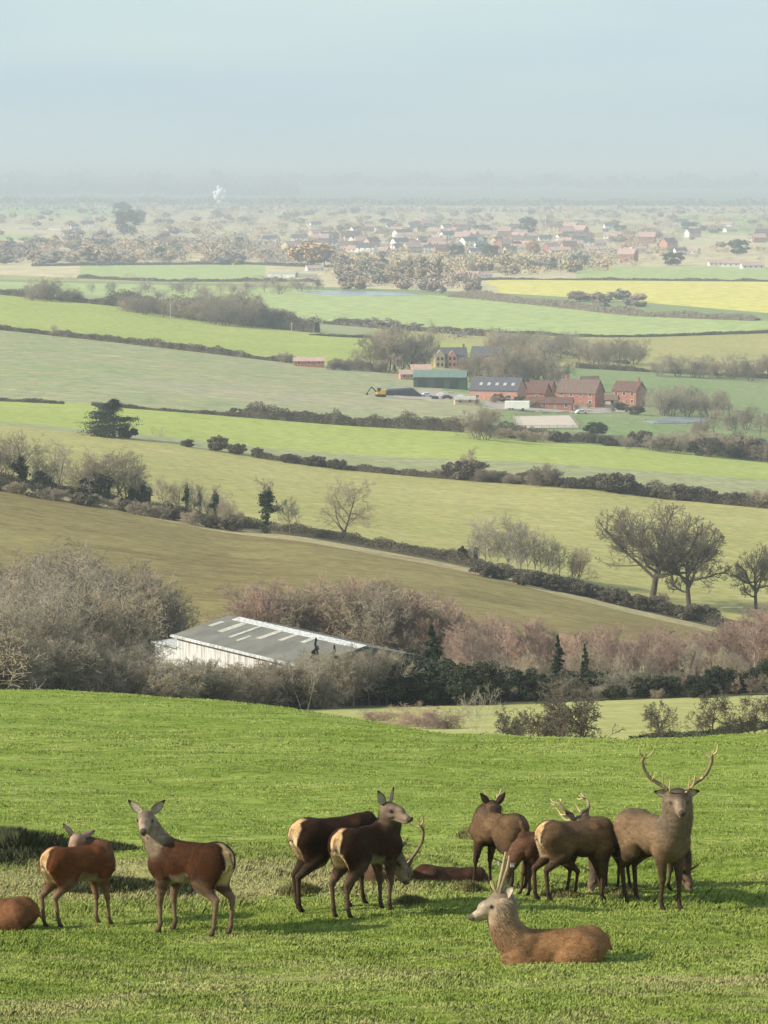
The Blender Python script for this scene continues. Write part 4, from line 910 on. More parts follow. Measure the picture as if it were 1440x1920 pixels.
for cx in (-7, -4, -1, 2, 5):
    q = MB(); a, b_ = 2.2, 3.6; q.prism([(cx, a, 3.8 + a * 4.2 / 6.5 + .33), (cx, b_, 3.8 + b_ * 4.2 / 6.5 + .33), (cx, b_, 3.8 + b_ * 4.2 / 6.5 + .38), (cx, a, 3.8 + a * 4.2 / 6.5 + .38)], (1.2, 0, 0)); q.build('roof_light', M['sheet'], ro)
r, k = building('cart_shed', 992, 752, 'brown roofed brick shed joined to the grey roofed barn', -.35, 'shed'); gable_house(r, 12, 8, 3.0, 3.4, 'brick', 'tile', x0=-6, wins=2)
r, k = building('stable_block', 1030, 768, 'low brick stable in front of the farm buildings', -.15, 'stable'); gable_house(r, 16, 5.5, 2.3, 1.7, 'brick', 'tile', x0=-8, wins=4, door=True)
r, k = building('farmhouse', 1082, 762, 'red brick farmhouse with a bright gable and brown tiled roof', -.45, 'house'); gable_house(r, 15, 9, 5.0, 4.4, 'brick', 'tile_brown', x0=-8, wins=4, floors=2, chim=(-6,), door=True)
r, k = building('farmhouse', 1170, 760, 'red brick farmhouse furthest right with a sunlit end wall', -.55, 'house'); gable_house(r, 10, 8, 5.4, 3.2, 'brick', 'tile', x0=-5, wins=3, floors=2, chim=(4,), door=True)
r, k = building('outbuilding', 1140, 762, 'low pale outbuilding between the two red farmhouses', -.3); gable_house(r, 6, 5, 2.4, 1.6, 'cream', 'tile_brown', x0=-3, wins=2)
r, k = building('brick_shed', 581, 688, 'small low red brick shed alone at the hedge end', .02, 'shed'); gable_house(r, 12.5, 5, 2.4, 1.3, 'brick', 'pinkroof', x0=-6.5, wins=3)
for (nm, px, py, rz, L, W, he, hr, wl_, rf_, lb) in [('shed', 765, 712, .2, 6, 4, 2.2, 1.4, 'brick_pink', 'pinkroof', 'small pink shed left of the green shed'), ('outbuilding', 1012, 742, -.35, 9, 6, 2.8, 2.6, 'brick', 'tile', 'brown roofed outbuilding behind the brick stable'),
    ('outbuilding', 872, 760, .1, 7, 4, 1.9, .9, 'cream', 'sheet', 'low pale lean building in front of the grey roofed barn'), ('shed', 1048, 742, -.3, 6, 5, 2.6, 2.2, 'brick_pink', 'tile_brown', 'small brick shed against the left farmhouse'), ('outbuilding', 880, 700, -.2, 8, 6, 4.0, 2.4, 'brick_pink', 'slate', 'slate roofed wing half hidden behind trees by the manor'),
    ('shed', 1110, 735, .3, 7, 5, 3.4, 2.6, 'brick', 'tile_brown', 'steep brown roof showing behind the two farmhouses')]:
    r, k = building(nm, px, py, lb, rz, nm); gable_house(r, L, W, he, hr, wl_, rf_, x0=-L / 2, wins=2)
for (px, py, cl_, lb) in [(800, 744, 'white', 'white car parked in front of the green shed'), (838, 748, 'slate', 'dark car parked in the middle of the yard'), (1090, 776, 'white', 'pale car parked below the farmhouse')]:
    p = G(px, py); r = empty('parked_car', p, .3); tag(r, lb, 'car', 'cars in the farmyard')
    MB().prism([(-2.1, -.85, .35), (2.1, -.85, .35), (2.1, -.85, .85), (1.1, -.85, .95), (.7, -.80, 1.42), (-1.2, -.80, 1.42), (-1.9, -.85, .95), (-2.1, -.85, .9)], (0, 1.7, 0)).build('body', M[cl_], r, .06); MB().box(-1.1, .7, -.87, .87, .98, 1.34).build('window', M['glass'], r)
    for wx in (-1.3, 1.3):
        for wy in (-.86, .72): V, Fc = tubes([(wx, wy, .33)], [(wx, wy + .14, .33)], [.33], [.33], 12); link('wheel', mesh_np('wheel', V, [Fc, np.array([list(range(12))]), np.array([list(range(12, 24))[::-1]])], M['rubber']), r)
r, k = building('horse_trailer', 970, 770, 'white box trailer parked at the yard edge', -.1, 'trailer')
MB().box(-4.3, 4.3, -1.2, 1.2, .7, 3.4).build('body', M['white'], r, .12)
for cx in (-2.6, -1.6, 2.0):
    V, Fc = tubes([(cx, -1.25, .5)], [(cx, -.9, .5)], [.5], [.5], 14); link('wheel', mesh_np('wheel', V, [Fc, np.array([list(range(14))])], M['rubber']), r)
r, k = building('silage_clamp', 752, 742, 'black sheeted silage heap beside the yellow digger', 0, 'heap')
q = MB(); q.prism([(-8, -3, -.3), (-5, -3, 2.2), (4, -3, 2.8), (8, -3, -.3)], (0, 7, 0)); q.build('sheeting', M['tarp'], r, .6)
r, k = building('digger', 714, 744, 'yellow tracked digger with a raised dark arm', .2, 'digger')
MB().box(-1.6, 1.6, -1.2, 1.2, .9, 1.9).box(-.2, 1.6, -1.1, 1.1, 1.9, 2.5).build('body', M['digger'], r, .1); MB().box(-1.3, -.1, -.9, .3, 1.9, 3.2).build('cab', M['glass'], r)
for s_ in (-1, 1): MB().box(-1.8, 1.8, s_ * 1.1 - .25, s_ * 1.1 + .25, 0, .9).build('track', M['rubber'], r, .3)
V, Fc = tubes([(-1.4, 0, 1.6), (-3.4, 0, 3.6)], [(-3.4, 0, 3.6), (-5.0, 0, 1.4)], [.28, .22], [.22, .16], 6); link('arm', mesh_np('arm', V, [Fc], M['rubber']), r)
MB().prism([(-5.6, -.5, .8), (-4.6, -.5, .8), (-4.8, -.5, 1.6)], (0, 1, 0)).build('bucket', M['rubber'], r)
def sheet_on(name, pts, mat, label, cat, kind=None, lift=.12):
    P = [G(a, b) + Vector((0, 0, lift)) for a, b in pts]
    V = [tuple(p) for p in P] + [(p.x, p.y, p.z - .6) for p in P]; n = len(P)
    q = MB(); q.add(V, [tuple(range(n))] + [(i, n + i, n + (i + 1) % n, (i + 1) % n) for i in range(n)]); o = q.build(name, M[mat]); tag(o, label, cat, kind=kind); return o
sheet_on('farmyard', [(720, 746), (800, 730), (900, 742), (990, 752), (1060, 760), (1200, 765), (1205, 772), (1120, 776), (1000, 772), (930, 768), (880, 760), (800, 750)], 'yard', None, None, 'structure', .15)
sheet_on('riding_arena', [(962, 782), (1068, 780), (1086, 803), (972, 804)], 'sand', None, None, 'structure', .25)
sheet_on('flood_water', [(560, 549), (640, 545), (760, 550), (800, 555), (700, 555), (600, 553)], 'pond', None, None, 'structure', .3)
sheet_on('pond', [(1206, 790), (1262, 782), (1330, 784), (1345, 790), (1290, 794), (1225, 794)], 'pond', None, None, 'structure', .2)
def rail(pts, label, hp=1.3, step=4.0, name='fence'):
    P = [G(a, b) for a, b in pts]; r = empty(name, P[0]); tag(r, label, 'fence'); a0, a1, r0 = [], [], []
    for p, q in zip(P[:-1], P[1:]):
        for zz in (.7, 1.2): a0.append(tuple(p - P[0] + Vector((0, 0, zz)))); a1.append(tuple(q - P[0] + Vector((0, 0, zz))))
    V, Fc = tubes(a0, a1, [.06] * len(a0), [.06] * len(a0), 4); link('rail', mesh_np('rail', V, [Fc], M['wood']), r)
    for p, q in zip(P[:-1], P[1:]):
        n = max(1, int((q - p).length / step))
        for i in range(n + 1):
            s = p.lerp(q, i / n) - P[0]; V, Fc = tubes([(s.x, s.y, s.z - .3)], [(s.x, s.y, s.z + hp)], [.08], [.08], 4); link('post', mesh_np('post', V, [Fc], M['wood']), r)
rail([(962, 781), (1068, 779), (1088, 804), (971, 805), (962, 781)], 'post and rail fence round the riding arena')
rail([(1150, 786), (1210, 792), (1290, 798), (1420, 804)], 'grey post and rail fence by the pond')
clutter = [('stone_heap', 'sheet'), ('stone_heap', 'white'), ('stone_heap', 'yard')]
for i, (px, py, wpx, mt, L) in enumerate([(825, 742, 10, 'white', 'white clutter heap left of the grey roofed barn'), (845, 738, 8, 'sheet', 'pale heap below the green shed'), (862, 746, 9, 'white', 'white sacks near the barn corner'), (815, 748, 8, 'tarp', 'dark heap in the middle of the yard'), (1010, 774, 8, 'sheet', 'pale rubble right of the trailer'), (1060, 775, 9, 'yard', 'brown rubble below the stable')]):
    p = G(px, py); s = wpx * p.y / F / 2; rg = np.random.default_rng(i); q = MB()
    for j in range(9):
        a = rg.normal(size=2) * s * .5; h_ = rg.uniform(.4, 1.3); ww = rg.uniform(.4, 1.1); q.prism([(a[0] - ww, a[1] - ww, -.2), (a[0] + ww, a[1] - ww * .8, -.2), (a[0] + ww * .9, a[1] + ww, -.2), (a[0] - ww * .8, a[1] + ww, -.2)], (rg.uniform(-.3, .3), 0, h_))
    o = q.build('rubble_heap', M[mt]); o.location = p; tag(o, L, 'heap')
# poles
for px, py, hpx, L in ((320, 601, 38, 'white wooden pole standing on the left green slope'), (547, 628, 24, 'short white pole right of the taller one'), (59, 562, 38, 'pale pole at the far left hedge')):
    p = G(px, py); h_ = hpx * p.y / F; r = empty('utility_pole', p); tag(r, L, 'pole')
    V, Fc = tubes([(0, 0, -.3)], [(0, 0, h_)], [.22], [.17], 6); link('post', mesh_np('post', V, [Fc], M['sheet']), r)
    MB().box(-.9, .9, -.1, .1, h_ - .9, h_ - .65).build('crossarm', M['sheet'], r)
p = G(737, 698); r = empty('dish_mast', p); tag(r, 'white mast with a round head left of the manor house', 'mast')
V, Fc = tubes([(0, 0, -.3)], [(0, 0, 7)], [.12], [.1], 6); link('post', mesh_np('post', V, [Fc], M['white']), r); V, Fc = tubes([(0, -.15, 7)], [(0, .15, 7)], [1.1], [.9], 14); link('dish', mesh_np('dish', V, [Fc, np.array([list(range(14))[::-1]])], M['white']), r)
# gate frame in the olive field corner
p = G(1372, 1176); r = empty('gate_frame', p); tag(r, 'pale goal shaped gate frame at the foot of the oaks', 'gate')
for a in (-1.6, 1.6): MB().box(a - .07, a + .07, -.07, .07, -.3, 3.0).build('post', M['wood'], r)
MB().box(-1.67, 1.67, -.06, .06, 3.0, 3.12).build('crossbar', M['sheet'], r)

# --- far houses
HP_ = {}
def far_house(key, L, W, he, hr, wall, roof, chim, nw):
    r = empty('house'); gable_house(r, L, W, he, hr, wall, roof, ov=.5, x0=-L / 2, y0=-W / 2, wins=nw, floors=1 if he < 4 else 2, chim=chim); HP_[key] = [r, False]
far_house('white', 14, 9, 5.5, 3, 'white', 'slate', (5,), 3); far_house('brick', 13, 9, 5.5, 3.4, 'brick_pink', 'tile_brown', (-4,), 3)
far_house('pink', 15, 9, 5.2, 3.6, 'cream', 'pinkroof', (4,), 3); far_house('cream', 12, 8, 5.2, 3, 'cream', 'tile_brown', (3,), 2)
far_house('bungalow', 17, 9, 2.8, 2.6, 'white', 'pinkroof', (), 4); far_house('red', 14, 9, 6, 4, 'brick', 'pinkroof', (-5, 5), 3)
far_house('shed', 34, 14, 4.5, 2.2, 'white', 'sheet', (), 0)
def fhouse(key, px, py, rz, label, group=None, s=1.0):
    r, used = HP_[key]
    o = copy_tree(r) if used else r
    HP_[key][1] = True; p = G(px, py, 1000); o.location = p; o.rotation_euler = (0, 0, rz); o.scale = (s, s, s); tag(o, label, 'house' if key != 'shed' else 'shed', group)
for (k, px, py, rz, L, s) in [('shed', 82, 462, .1, 'long white shed at the left edge of the village', .95), ('shed', 240, 466, -.1, 'left big white shed of the pair', 1.0), ('shed', 276, 464, .15, 'right big white shed of the pair', .8),
    ('shed', 530, 520, -.2, 'white shed behind the far green field', .75), ('shed', 575, 520, .2, 'lower pale shed right of the white one', .55), ('bungalow', 590, 508, .3, 'pale roofed house behind the white shed', 1.0),
    ('shed', 50, 432, .1, 'low white building at the far left of the village', .75), ('shed', 104, 431, -.2, 'second long white building from the left', .7), ('bungalow', 78, 432, 0, 'white house between two bungalows on the far left', 1.1),
    ('white', 140, 430, .3, 'small white house left of the cedar', 1.0), ('white', 164, 428, 0, 'pale house just left of the cedar', 1.5), ('shed', 725, 456, 0, 'big white block in the village centre', .95),
    ('white', 610, 448, .4, 'white house left of the village centre', 1.2), ('white', 870, 444, -.3, 'white house with bright gable right of the poplars', 1.3), ('white', 890, 446, .3, 'right neighbour of the bright gabled white house', 1.2),
    ('white', 893, 480, .1, 'white house in front of the dark village tree', 1.1), ('red', 1177, 490, -.5, 'bright orange red house right of the village', 1.35), ('pink', 1080, 466, .2, 'wide pink roofed house in the right village', 1.2),
    ('cream', 1030, 424, .2, 'pale house on the far skyline of the village', 1.2), ('bungalow', 880, 520, -.2, 'white bungalow left of the yellow field', 1.0), ('bungalow', 905, 520, .4, 'second white bungalow left of the yellow field', .9),
    ('bungalow', 1345, 498, .1, 'white bungalow row end at the right', 1.1), ('bungalow', 1375, 500, -.1, 'long white bungalow at the right of the village', 1.3), ('bungalow', 1410, 504, .1, 'white bungalow near the right edge', 1.3),
    ('white', 413, 412, 0, 'small white house in the far left village', 1.2), ('cream', 432, 418, .3, 'cream house right of the small white one', 1.2), ('white', 1275, 478, .3, 'white gabled house among trees on the right', 1.0)]:
    fhouse(k, px, py, rz, L, None, s)
for i in range(170):
    px = rg1.gauss(820, 200) if i < 110 else rg1.uniform(560, 1440); py = rg1.uniform(424, 478)
    if px < 480 or px > 1440: continue
    k = rg1.choice(['brick', 'pink', 'white', 'white', 'cream', 'red', 'bungalow', 'bungalow'])
    fhouse(k, px, py, rg1.uniform(-.8, .8), {'brick': 'brown roofed brick house in the village', 'pink': 'cream house with a pinkish roof in the village', 'white': 'white house with a grey roof in the village', 'cream': 'cream house with a brown roof in the village',
           'red': 'red brick house with two chimneys in the village', 'bungalow': 'low white bungalow in the village'}[k].replace('in the village', 'in the %s %s of the village' % ('near' if py > 451 else 'far', 'left' if px < 700 else 'centre' if px < 960 else 'right')), 'village houses', rg1.uniform(1.1, 1.6))
for key, (r, used) in HP_.items():
    if not used: r.location = G(900, 450, 1000)
# smoke rising beyond the village
rg = np.random.default_rng(5); p = G(412, 384, 5000)
m = bpy.data.materials.new('smoke'); m.use_nodes = True; t = m.node_tree; t.nodes.remove(t.nodes['Principled BSDF'])
df = t.nodes.new('ShaderNodeBsdfDiffuse'); df.inputs['Color'].default_value = (.95, .95, .94, 1)
t.links.new(df.outputs[0], t.nodes['Material Output'].inputs['Surface']); M['smoke'] = m
import bmesh
bm = bmesh.new(); k = p.y / F
for (dx, dz, r_) in [(0, 22, 10), (-5, 14, 8), (7, 15, 8), (0, 6, 6), (3, 27, 7), (-8, 22, 6), (9, 24, 6), (-2, 32, 5)]:
    bmesh.ops.create_icosphere(bm, subdivisions=3, radius=r_ * k * .8, matrix=Matrix.Translation((dx * k, 0, dz * k)))
for v_ in bm.verts: v_.co += v_.co.normalized() * float(vnoise(v_.co.x, v_.co.z, .12, 2)) * 1.5
me = bpy.data.meshes.new('smoke_plume'); bm.to_mesh(me); bm.free(); me.materials.append(M['smoke'])
o = link('smoke_plume', me); o.location = p
tag(o, 'white puff of smoke rising beyond the village', 'smoke', kind='stuff')

# rushes and darker clumps on the near hill
def clump(px0, px1, Y0, Y1, h, n, label, name='rush_clump', mat='rushes', seed=0, wd=.005):
    rg = np.random.default_rng(seed); a = HP(px0, (Y0 + Y1) / 2); b = HP(px1, (Y0 + Y1) / 2); cx = (a.x + b.x) / 2; rx = (b.x - a.x) / 2; cy = (Y0 + Y1) / 2; ry = (Y1 - Y0) / 2
    q = rg.normal(size=(n, 2)); q /= np.linalg.norm(q, axis=1, keepdims=True); q *= rg.random((n, 1)) ** .5
    x = cx + q[:, 0] * rx * (1 + .12 * rg.normal(size=n)); Y = cy + q[:, 1] * ry * (1 + .12 * rg.normal(size=n)); z = HZ(x, Y)
    hh = h * (1.1 - (q ** 2).sum(1) * .8) * rg.uniform(.6, 1.1, n) * (1 + .25 * vnoise(x, Y, 3, seed)); aa = rg.uniform(0, 6.28, n); ln = rg.uniform(.1, .6, n)
    dx = np.cos(aa) * ln * hh; dy = np.sin(aa) * ln * hh; wx, wy = np.cos(aa + 1.5) * wd, np.sin(aa + 1.5) * wd
    V = np.stack([np.stack([x - wx, Y - wy, z - .02], 1), np.stack([x + wx, Y + wy, z - .02], 1), np.stack([x + dx * .4 + wx * .6, Y + dy * .4 + wy, z + hh * .6], 1), np.stack([x + dx, Y + dy, z + hh], 1), np.stack([x + dx * .4 - wx * .6, Y + dy * .4 - wy, z + hh * .6], 1)], 1).reshape(-1, 3)
    o = link(name, mesh_np(name, V, [np.arange(5 * n).reshape(-1, 5)], M[mat])); tag(o, label, 'rushes' if mat == 'rushes' else 'grass tussock', kind='stuff')
clump(-60, 135, 47.0, 50.0, .36, 26000, 'big dark patch of rushes at the left edge behind the small hind', seed=1, wd=.005)
clump(120, 255, 48.2, 49.8, .17, 7000, 'low dark rushes running right from the big rush patch', seed=2)
clump(110, 300, 43.6, 45.4, .20, 9000, 'dark green rushes between the two left hinds', seed=3)
clump(290, 385, 43.3, 44.2, .13, 3000, 'dark green rushes behind the front legs of the standing hind', seed=4)
M['tussock'] = simple('dry_grass', (.20, .19, .07), .9, .5, 3)
clump(520, 600, 42.6, 43.6, .16, 1800, 'brown grass tussock under the hind legs of the rear hind', 'grass_tussock', 'tussock', 5)
clump(735, 805, 41.6, 42.5, .10, 1300, 'flat brown tussock right of the front hind', 'grass_tussock', 'tussock', 6)
clump(852, 905, 43.2, 44.0, .15, 1800, 'grey green tussock in front of the red lying deer', 'grass_tussock', 'tussock', 7)
clump(860, 915, 50.6, 51.6, .16, 1500, 'small brown tussock behind the dark headed young stag', 'grass_tussock', 'tussock', 8)
for (x0, x1, y0, y1, s) in ((1140, 1200, 43.0, 43.7, 9), (1010, 1100, 42.9, 43.6, 10)):
    clump(x0, x1, y0, y1, .10, 900, 'dry grass at the feet of the %s stag' % ('big' if s == 9 else 'grooming'), 'grass_tussock', 'tussock', s)
# ------------------------------------------------------------------ the herd
m, t, b = new_mat('deer_coat'); at = t.nodes.new('ShaderNodeAttribute'); at.attribute_name = 'tint'
v = coords(t, (1, 1, 2.2)); f = noise(t, v, 9, 5, .65); f2 = noise(t, v, 55, 3, .7)
cc = mix(t, at.outputs['Color'], ramp(t, f, [(.3, (.72, .70, .68)), (.7, (1.22, 1.2, 1.18))]), 1.0, 'MULTIPLY')
cc = mix(t, cc, ramp(t, f2, [(.3, (.75, .75, .75)), (.7, (1.2, 1.2, 1.2))]), 1.0, 'MULTIPLY')
t.links.new(cc, b.inputs['Base Color']); b.inputs['Roughness'].default_value = .72; b.inputs['Specular IOR Level'].default_value = .10
bump(t, b, f2, .01, .5); M['coat'] = m
M['antler'] = simple('antler', (.42, .31, .17), .6, .35, 10, spec=.4); t_ = M['antler'].node_tree; b_ = t_.nodes['Principled BSDF']; a_ = t_.nodes.new('ShaderNodeAttribute'); a_.attribute_name = 'tint'; l_ = b_.inputs['Base Color'].links[0].from_socket; t_.links.new(mix(t_, l_, a_.outputs['Color'], 1.0, 'MULTIPLY'), b_.inputs['Base Color']); M['eye'] = simple('eye', (.012, .01, .008), .1, .05, 1, spec=.8)
M['tag'] = simple('ear_tag', (.8, .78, .76), .5, .05, 1)

def smin(a, b, k):
    h = np.clip(.5 + .5 * (b - a) / k, 0, 1); return b * (1 - h) + a * h - k * h * (1 - h)
def surfnets(D, o, h):
    S = D < 0; n = D.shape
    c = [S[i:n[0] - 1 + i, j:n[1] - 1 + j, k:n[2] - 1 + k] for i in (0, 1) for j in (0, 1) for k in (0, 1)]
    s = sum(x.astype(np.int8) for x in c); act = (s > 0) & (s < 8); I = np.argwhere(act)
    vid = -np.ones(act.shape, int); vid[act] = np.arange(len(I))
    acc = np.zeros((len(I), 3)); cnt = np.zeros(len(I)); cr_ = [(i, j, k) for i in (0, 1) for j in (0, 1) for k in (0, 1)]
    for a in range(8):
        for b_ in range(a + 1, 8):
            A, B = np.array(cr_[a]), np.array(cr_[b_])
            if np.abs(A - B).sum() != 1: continue
            da = D[tuple((I + A).T)]; db = D[tuple((I + B).T)]; mk = (da < 0) != (db < 0)
            tt = np.where(mk, da / np.where(mk, da - db, 1), 0)[:, None]
            acc += np.where(mk[:, None], A + (B - A) * tt, 0); cnt += mk
    V = (I + acc / cnt[:, None]) * h + o; Q = []
    for ax in range(3):
        u_, w_ = [(1, 2), (2, 0), (0, 1)][ax]
        sl0 = [slice(None)] * 3; sl1 = [slice(None)] * 3; sl0[ax] = slice(0, n[ax] - 1); sl1[ax] = slice(1, n[ax])
        s0 = S[tuple(sl0)]; s1 = S[tuple(sl1)]; E = np.argwhere(s0 != s1)
        E = E[(E[:, u_] > 0) & (E[:, w_] > 0) & (E[:, u_] < n[u_] - 1) & (E[:, w_] < n[w_] - 1)]
        if not len(E): continue
        du = np.zeros(3, int); du[u_] = 1; dw = np.zeros(3, int); dw[w_] = 1
        q = np.stack([vid[tuple((E - du - dw).T)], vid[tuple((E - dw).T)], vid[tuple(E.T)], vid[tuple((E - du).T)]], 1)
        fl = ~s0[tuple(E.T)]; q[fl] = q[fl][:, ::-1]; Q.append(q)
    return V, np.concatenate(Q)
class SDF:
    def __init__(s): s.p = []
    def cone(s, a, b, ra, rb, c, k=.03, flat=None):
        """rounded cone; flat=(axis vector, factor): squeezed along an axis"""
        s.p.append(('c', np.array(a, float), np.array(b, float), ra, rb, np.array(c), k, flat))
    def ell(s, c0, r, c, k=.04, rot=None):
        s.p.append(('e', np.array(c0, float), np.array(r, float), rot, 0, np.array(c), k, None))
    def solve(s, h):
        lo = np.full(3, 1e9); hi = -lo
        for q in s.p:
            if q[0] == 'c': R_ = max(q[3], q[4]); P = np.stack([q[1], q[2]])
            else: R_ = q[2].max(); P = q[1][None]
            lo = np.minimum(lo, P.min(0) - R_ - .05); hi = np.maximum(hi, P.max(0) + R_ + .05)
        n = np.ceil((hi - lo) / h).astype(int) + 1; ax = [lo[i] + h * np.arange(n[i]) for i in range(3)]
        D = np.full(n, .5, np.float32); CW = np.zeros(tuple(n) + (4,), np.float32)
        for q in s.p:
            if q[0] == 'c': R_ = max(q[3], q[4]); P = np.stack([q[1], q[2]])
            else: R_ = q[2].max(); P = q[1][None]
            a = P.min(0) - R_ - .10; e = P.max(0) + R_ + .10
            i0 = np.clip(((a - lo) / h).astype(int), 0, n - 1); i1 = np.clip(np.ceil((e - lo) / h).astype(int) + 1, 1, n)
            sl_ = tuple(slice(i0[i], i1[i]) for i in range(3))
            Xg = np.stack(np.meshgrid(*[ax[i][sl_[i]] for i in range(3)], indexing='ij'), -1)
            if q[0] == 'c':
                pa = Xg - q[1]; ba = q[2] - q[1]
                if q[7] is not None:
                    fa, ff = np.array(q[7][0], float), q[7][1]; fa /= np.linalg.norm(fa)
                    pa = pa + (pa @ fa)[..., None] * fa * (1 / ff - 1); ba = ba + (ba @ fa) * fa * (1 / ff - 1)
                tt = np.clip((pa @ ba) / max(ba @ ba, 1e-9), 0, 1); d = np.linalg.norm(pa - tt[..., None] * ba, axis=-1) - (q[3] + (q[4] - q[3]) * tt)
                if q[7] is not None: d = d * (ff if ff < 1 else 1)
            else:
                pp = Xg - q[1]
                if q[3] is not None: pp = pp @ np.array(q[3])
                k0 = np.linalg.norm(pp / q[2], axis=-1); k1 = np.linalg.norm(pp / q[2] ** 2, axis=-1); d = k0 * (k0 - 1) / np.maximum(k1, 1e-6)
            D[sl_] = smin(D[sl_], d.astype(np.float32), q[6])
            w_ = np.exp(-np.clip(d + .02, -.05, 1) / .022).astype(np.float32)
            CW[sl_][..., :3] += w_[..., None] * q[5].astype(np.float32); CW[sl_][..., 3] += w_
        V, Q = surfnets(D, lo, h)
        ii = tuple(np.clip(np.round((V - lo) / h).astype(int), 0, n - 1).T); c = CW[ii]; C = c[:, :3] / np.maximum(c[:, 3:], 1e-9)
        return V, Q, C
def vnormals(V, Q):
    n = np.cross(V[Q[:, 2]] - V[Q[:, 0]], V[Q[:, 3]] - V[Q[:, 1]]); N_ = np.zeros_like(V)
    for i in range(4): np.add.at(N_, Q[:, i], n)
    return N_ / np.maximum(np.linalg.norm(N_, axis=1, keepdims=True), 1e-9)

def spline(pts, n):
    P = [Vector(p) for p in pts]; P = [P[0] * 2 - P[1]] + P + [P[-1] * 2 - P[-2]]; o = []
    for i in range(1, len(P) - 2):
        for j in range(n):
            s = j / n; a, b_, c, d = P[i - 1:i + 3]
            o.append(.5 * ((2 * b_) + (c - a) * s + (2 * a - 5 * b_ + 4 * c - d) * s * s + (3 * b_ - a - 3 * c + d) * s ** 3))
    o.append(P[-2]); return o
def frame(f, roll=0.0, upv=(0, 0, 1)):
    f = Vector(f).normalized(); u0 = Vector(upv); s = u0.cross(f)
    if s.length < 1e-3: s = Vector((0, 1, 0))
    s.normalize(); u = f.cross(s).normalized()
    if roll: q = Matrix.Rotation(roll, 3, f); s = q @ s; u = q @ u
    return f, s, u                      # forward, left side, up

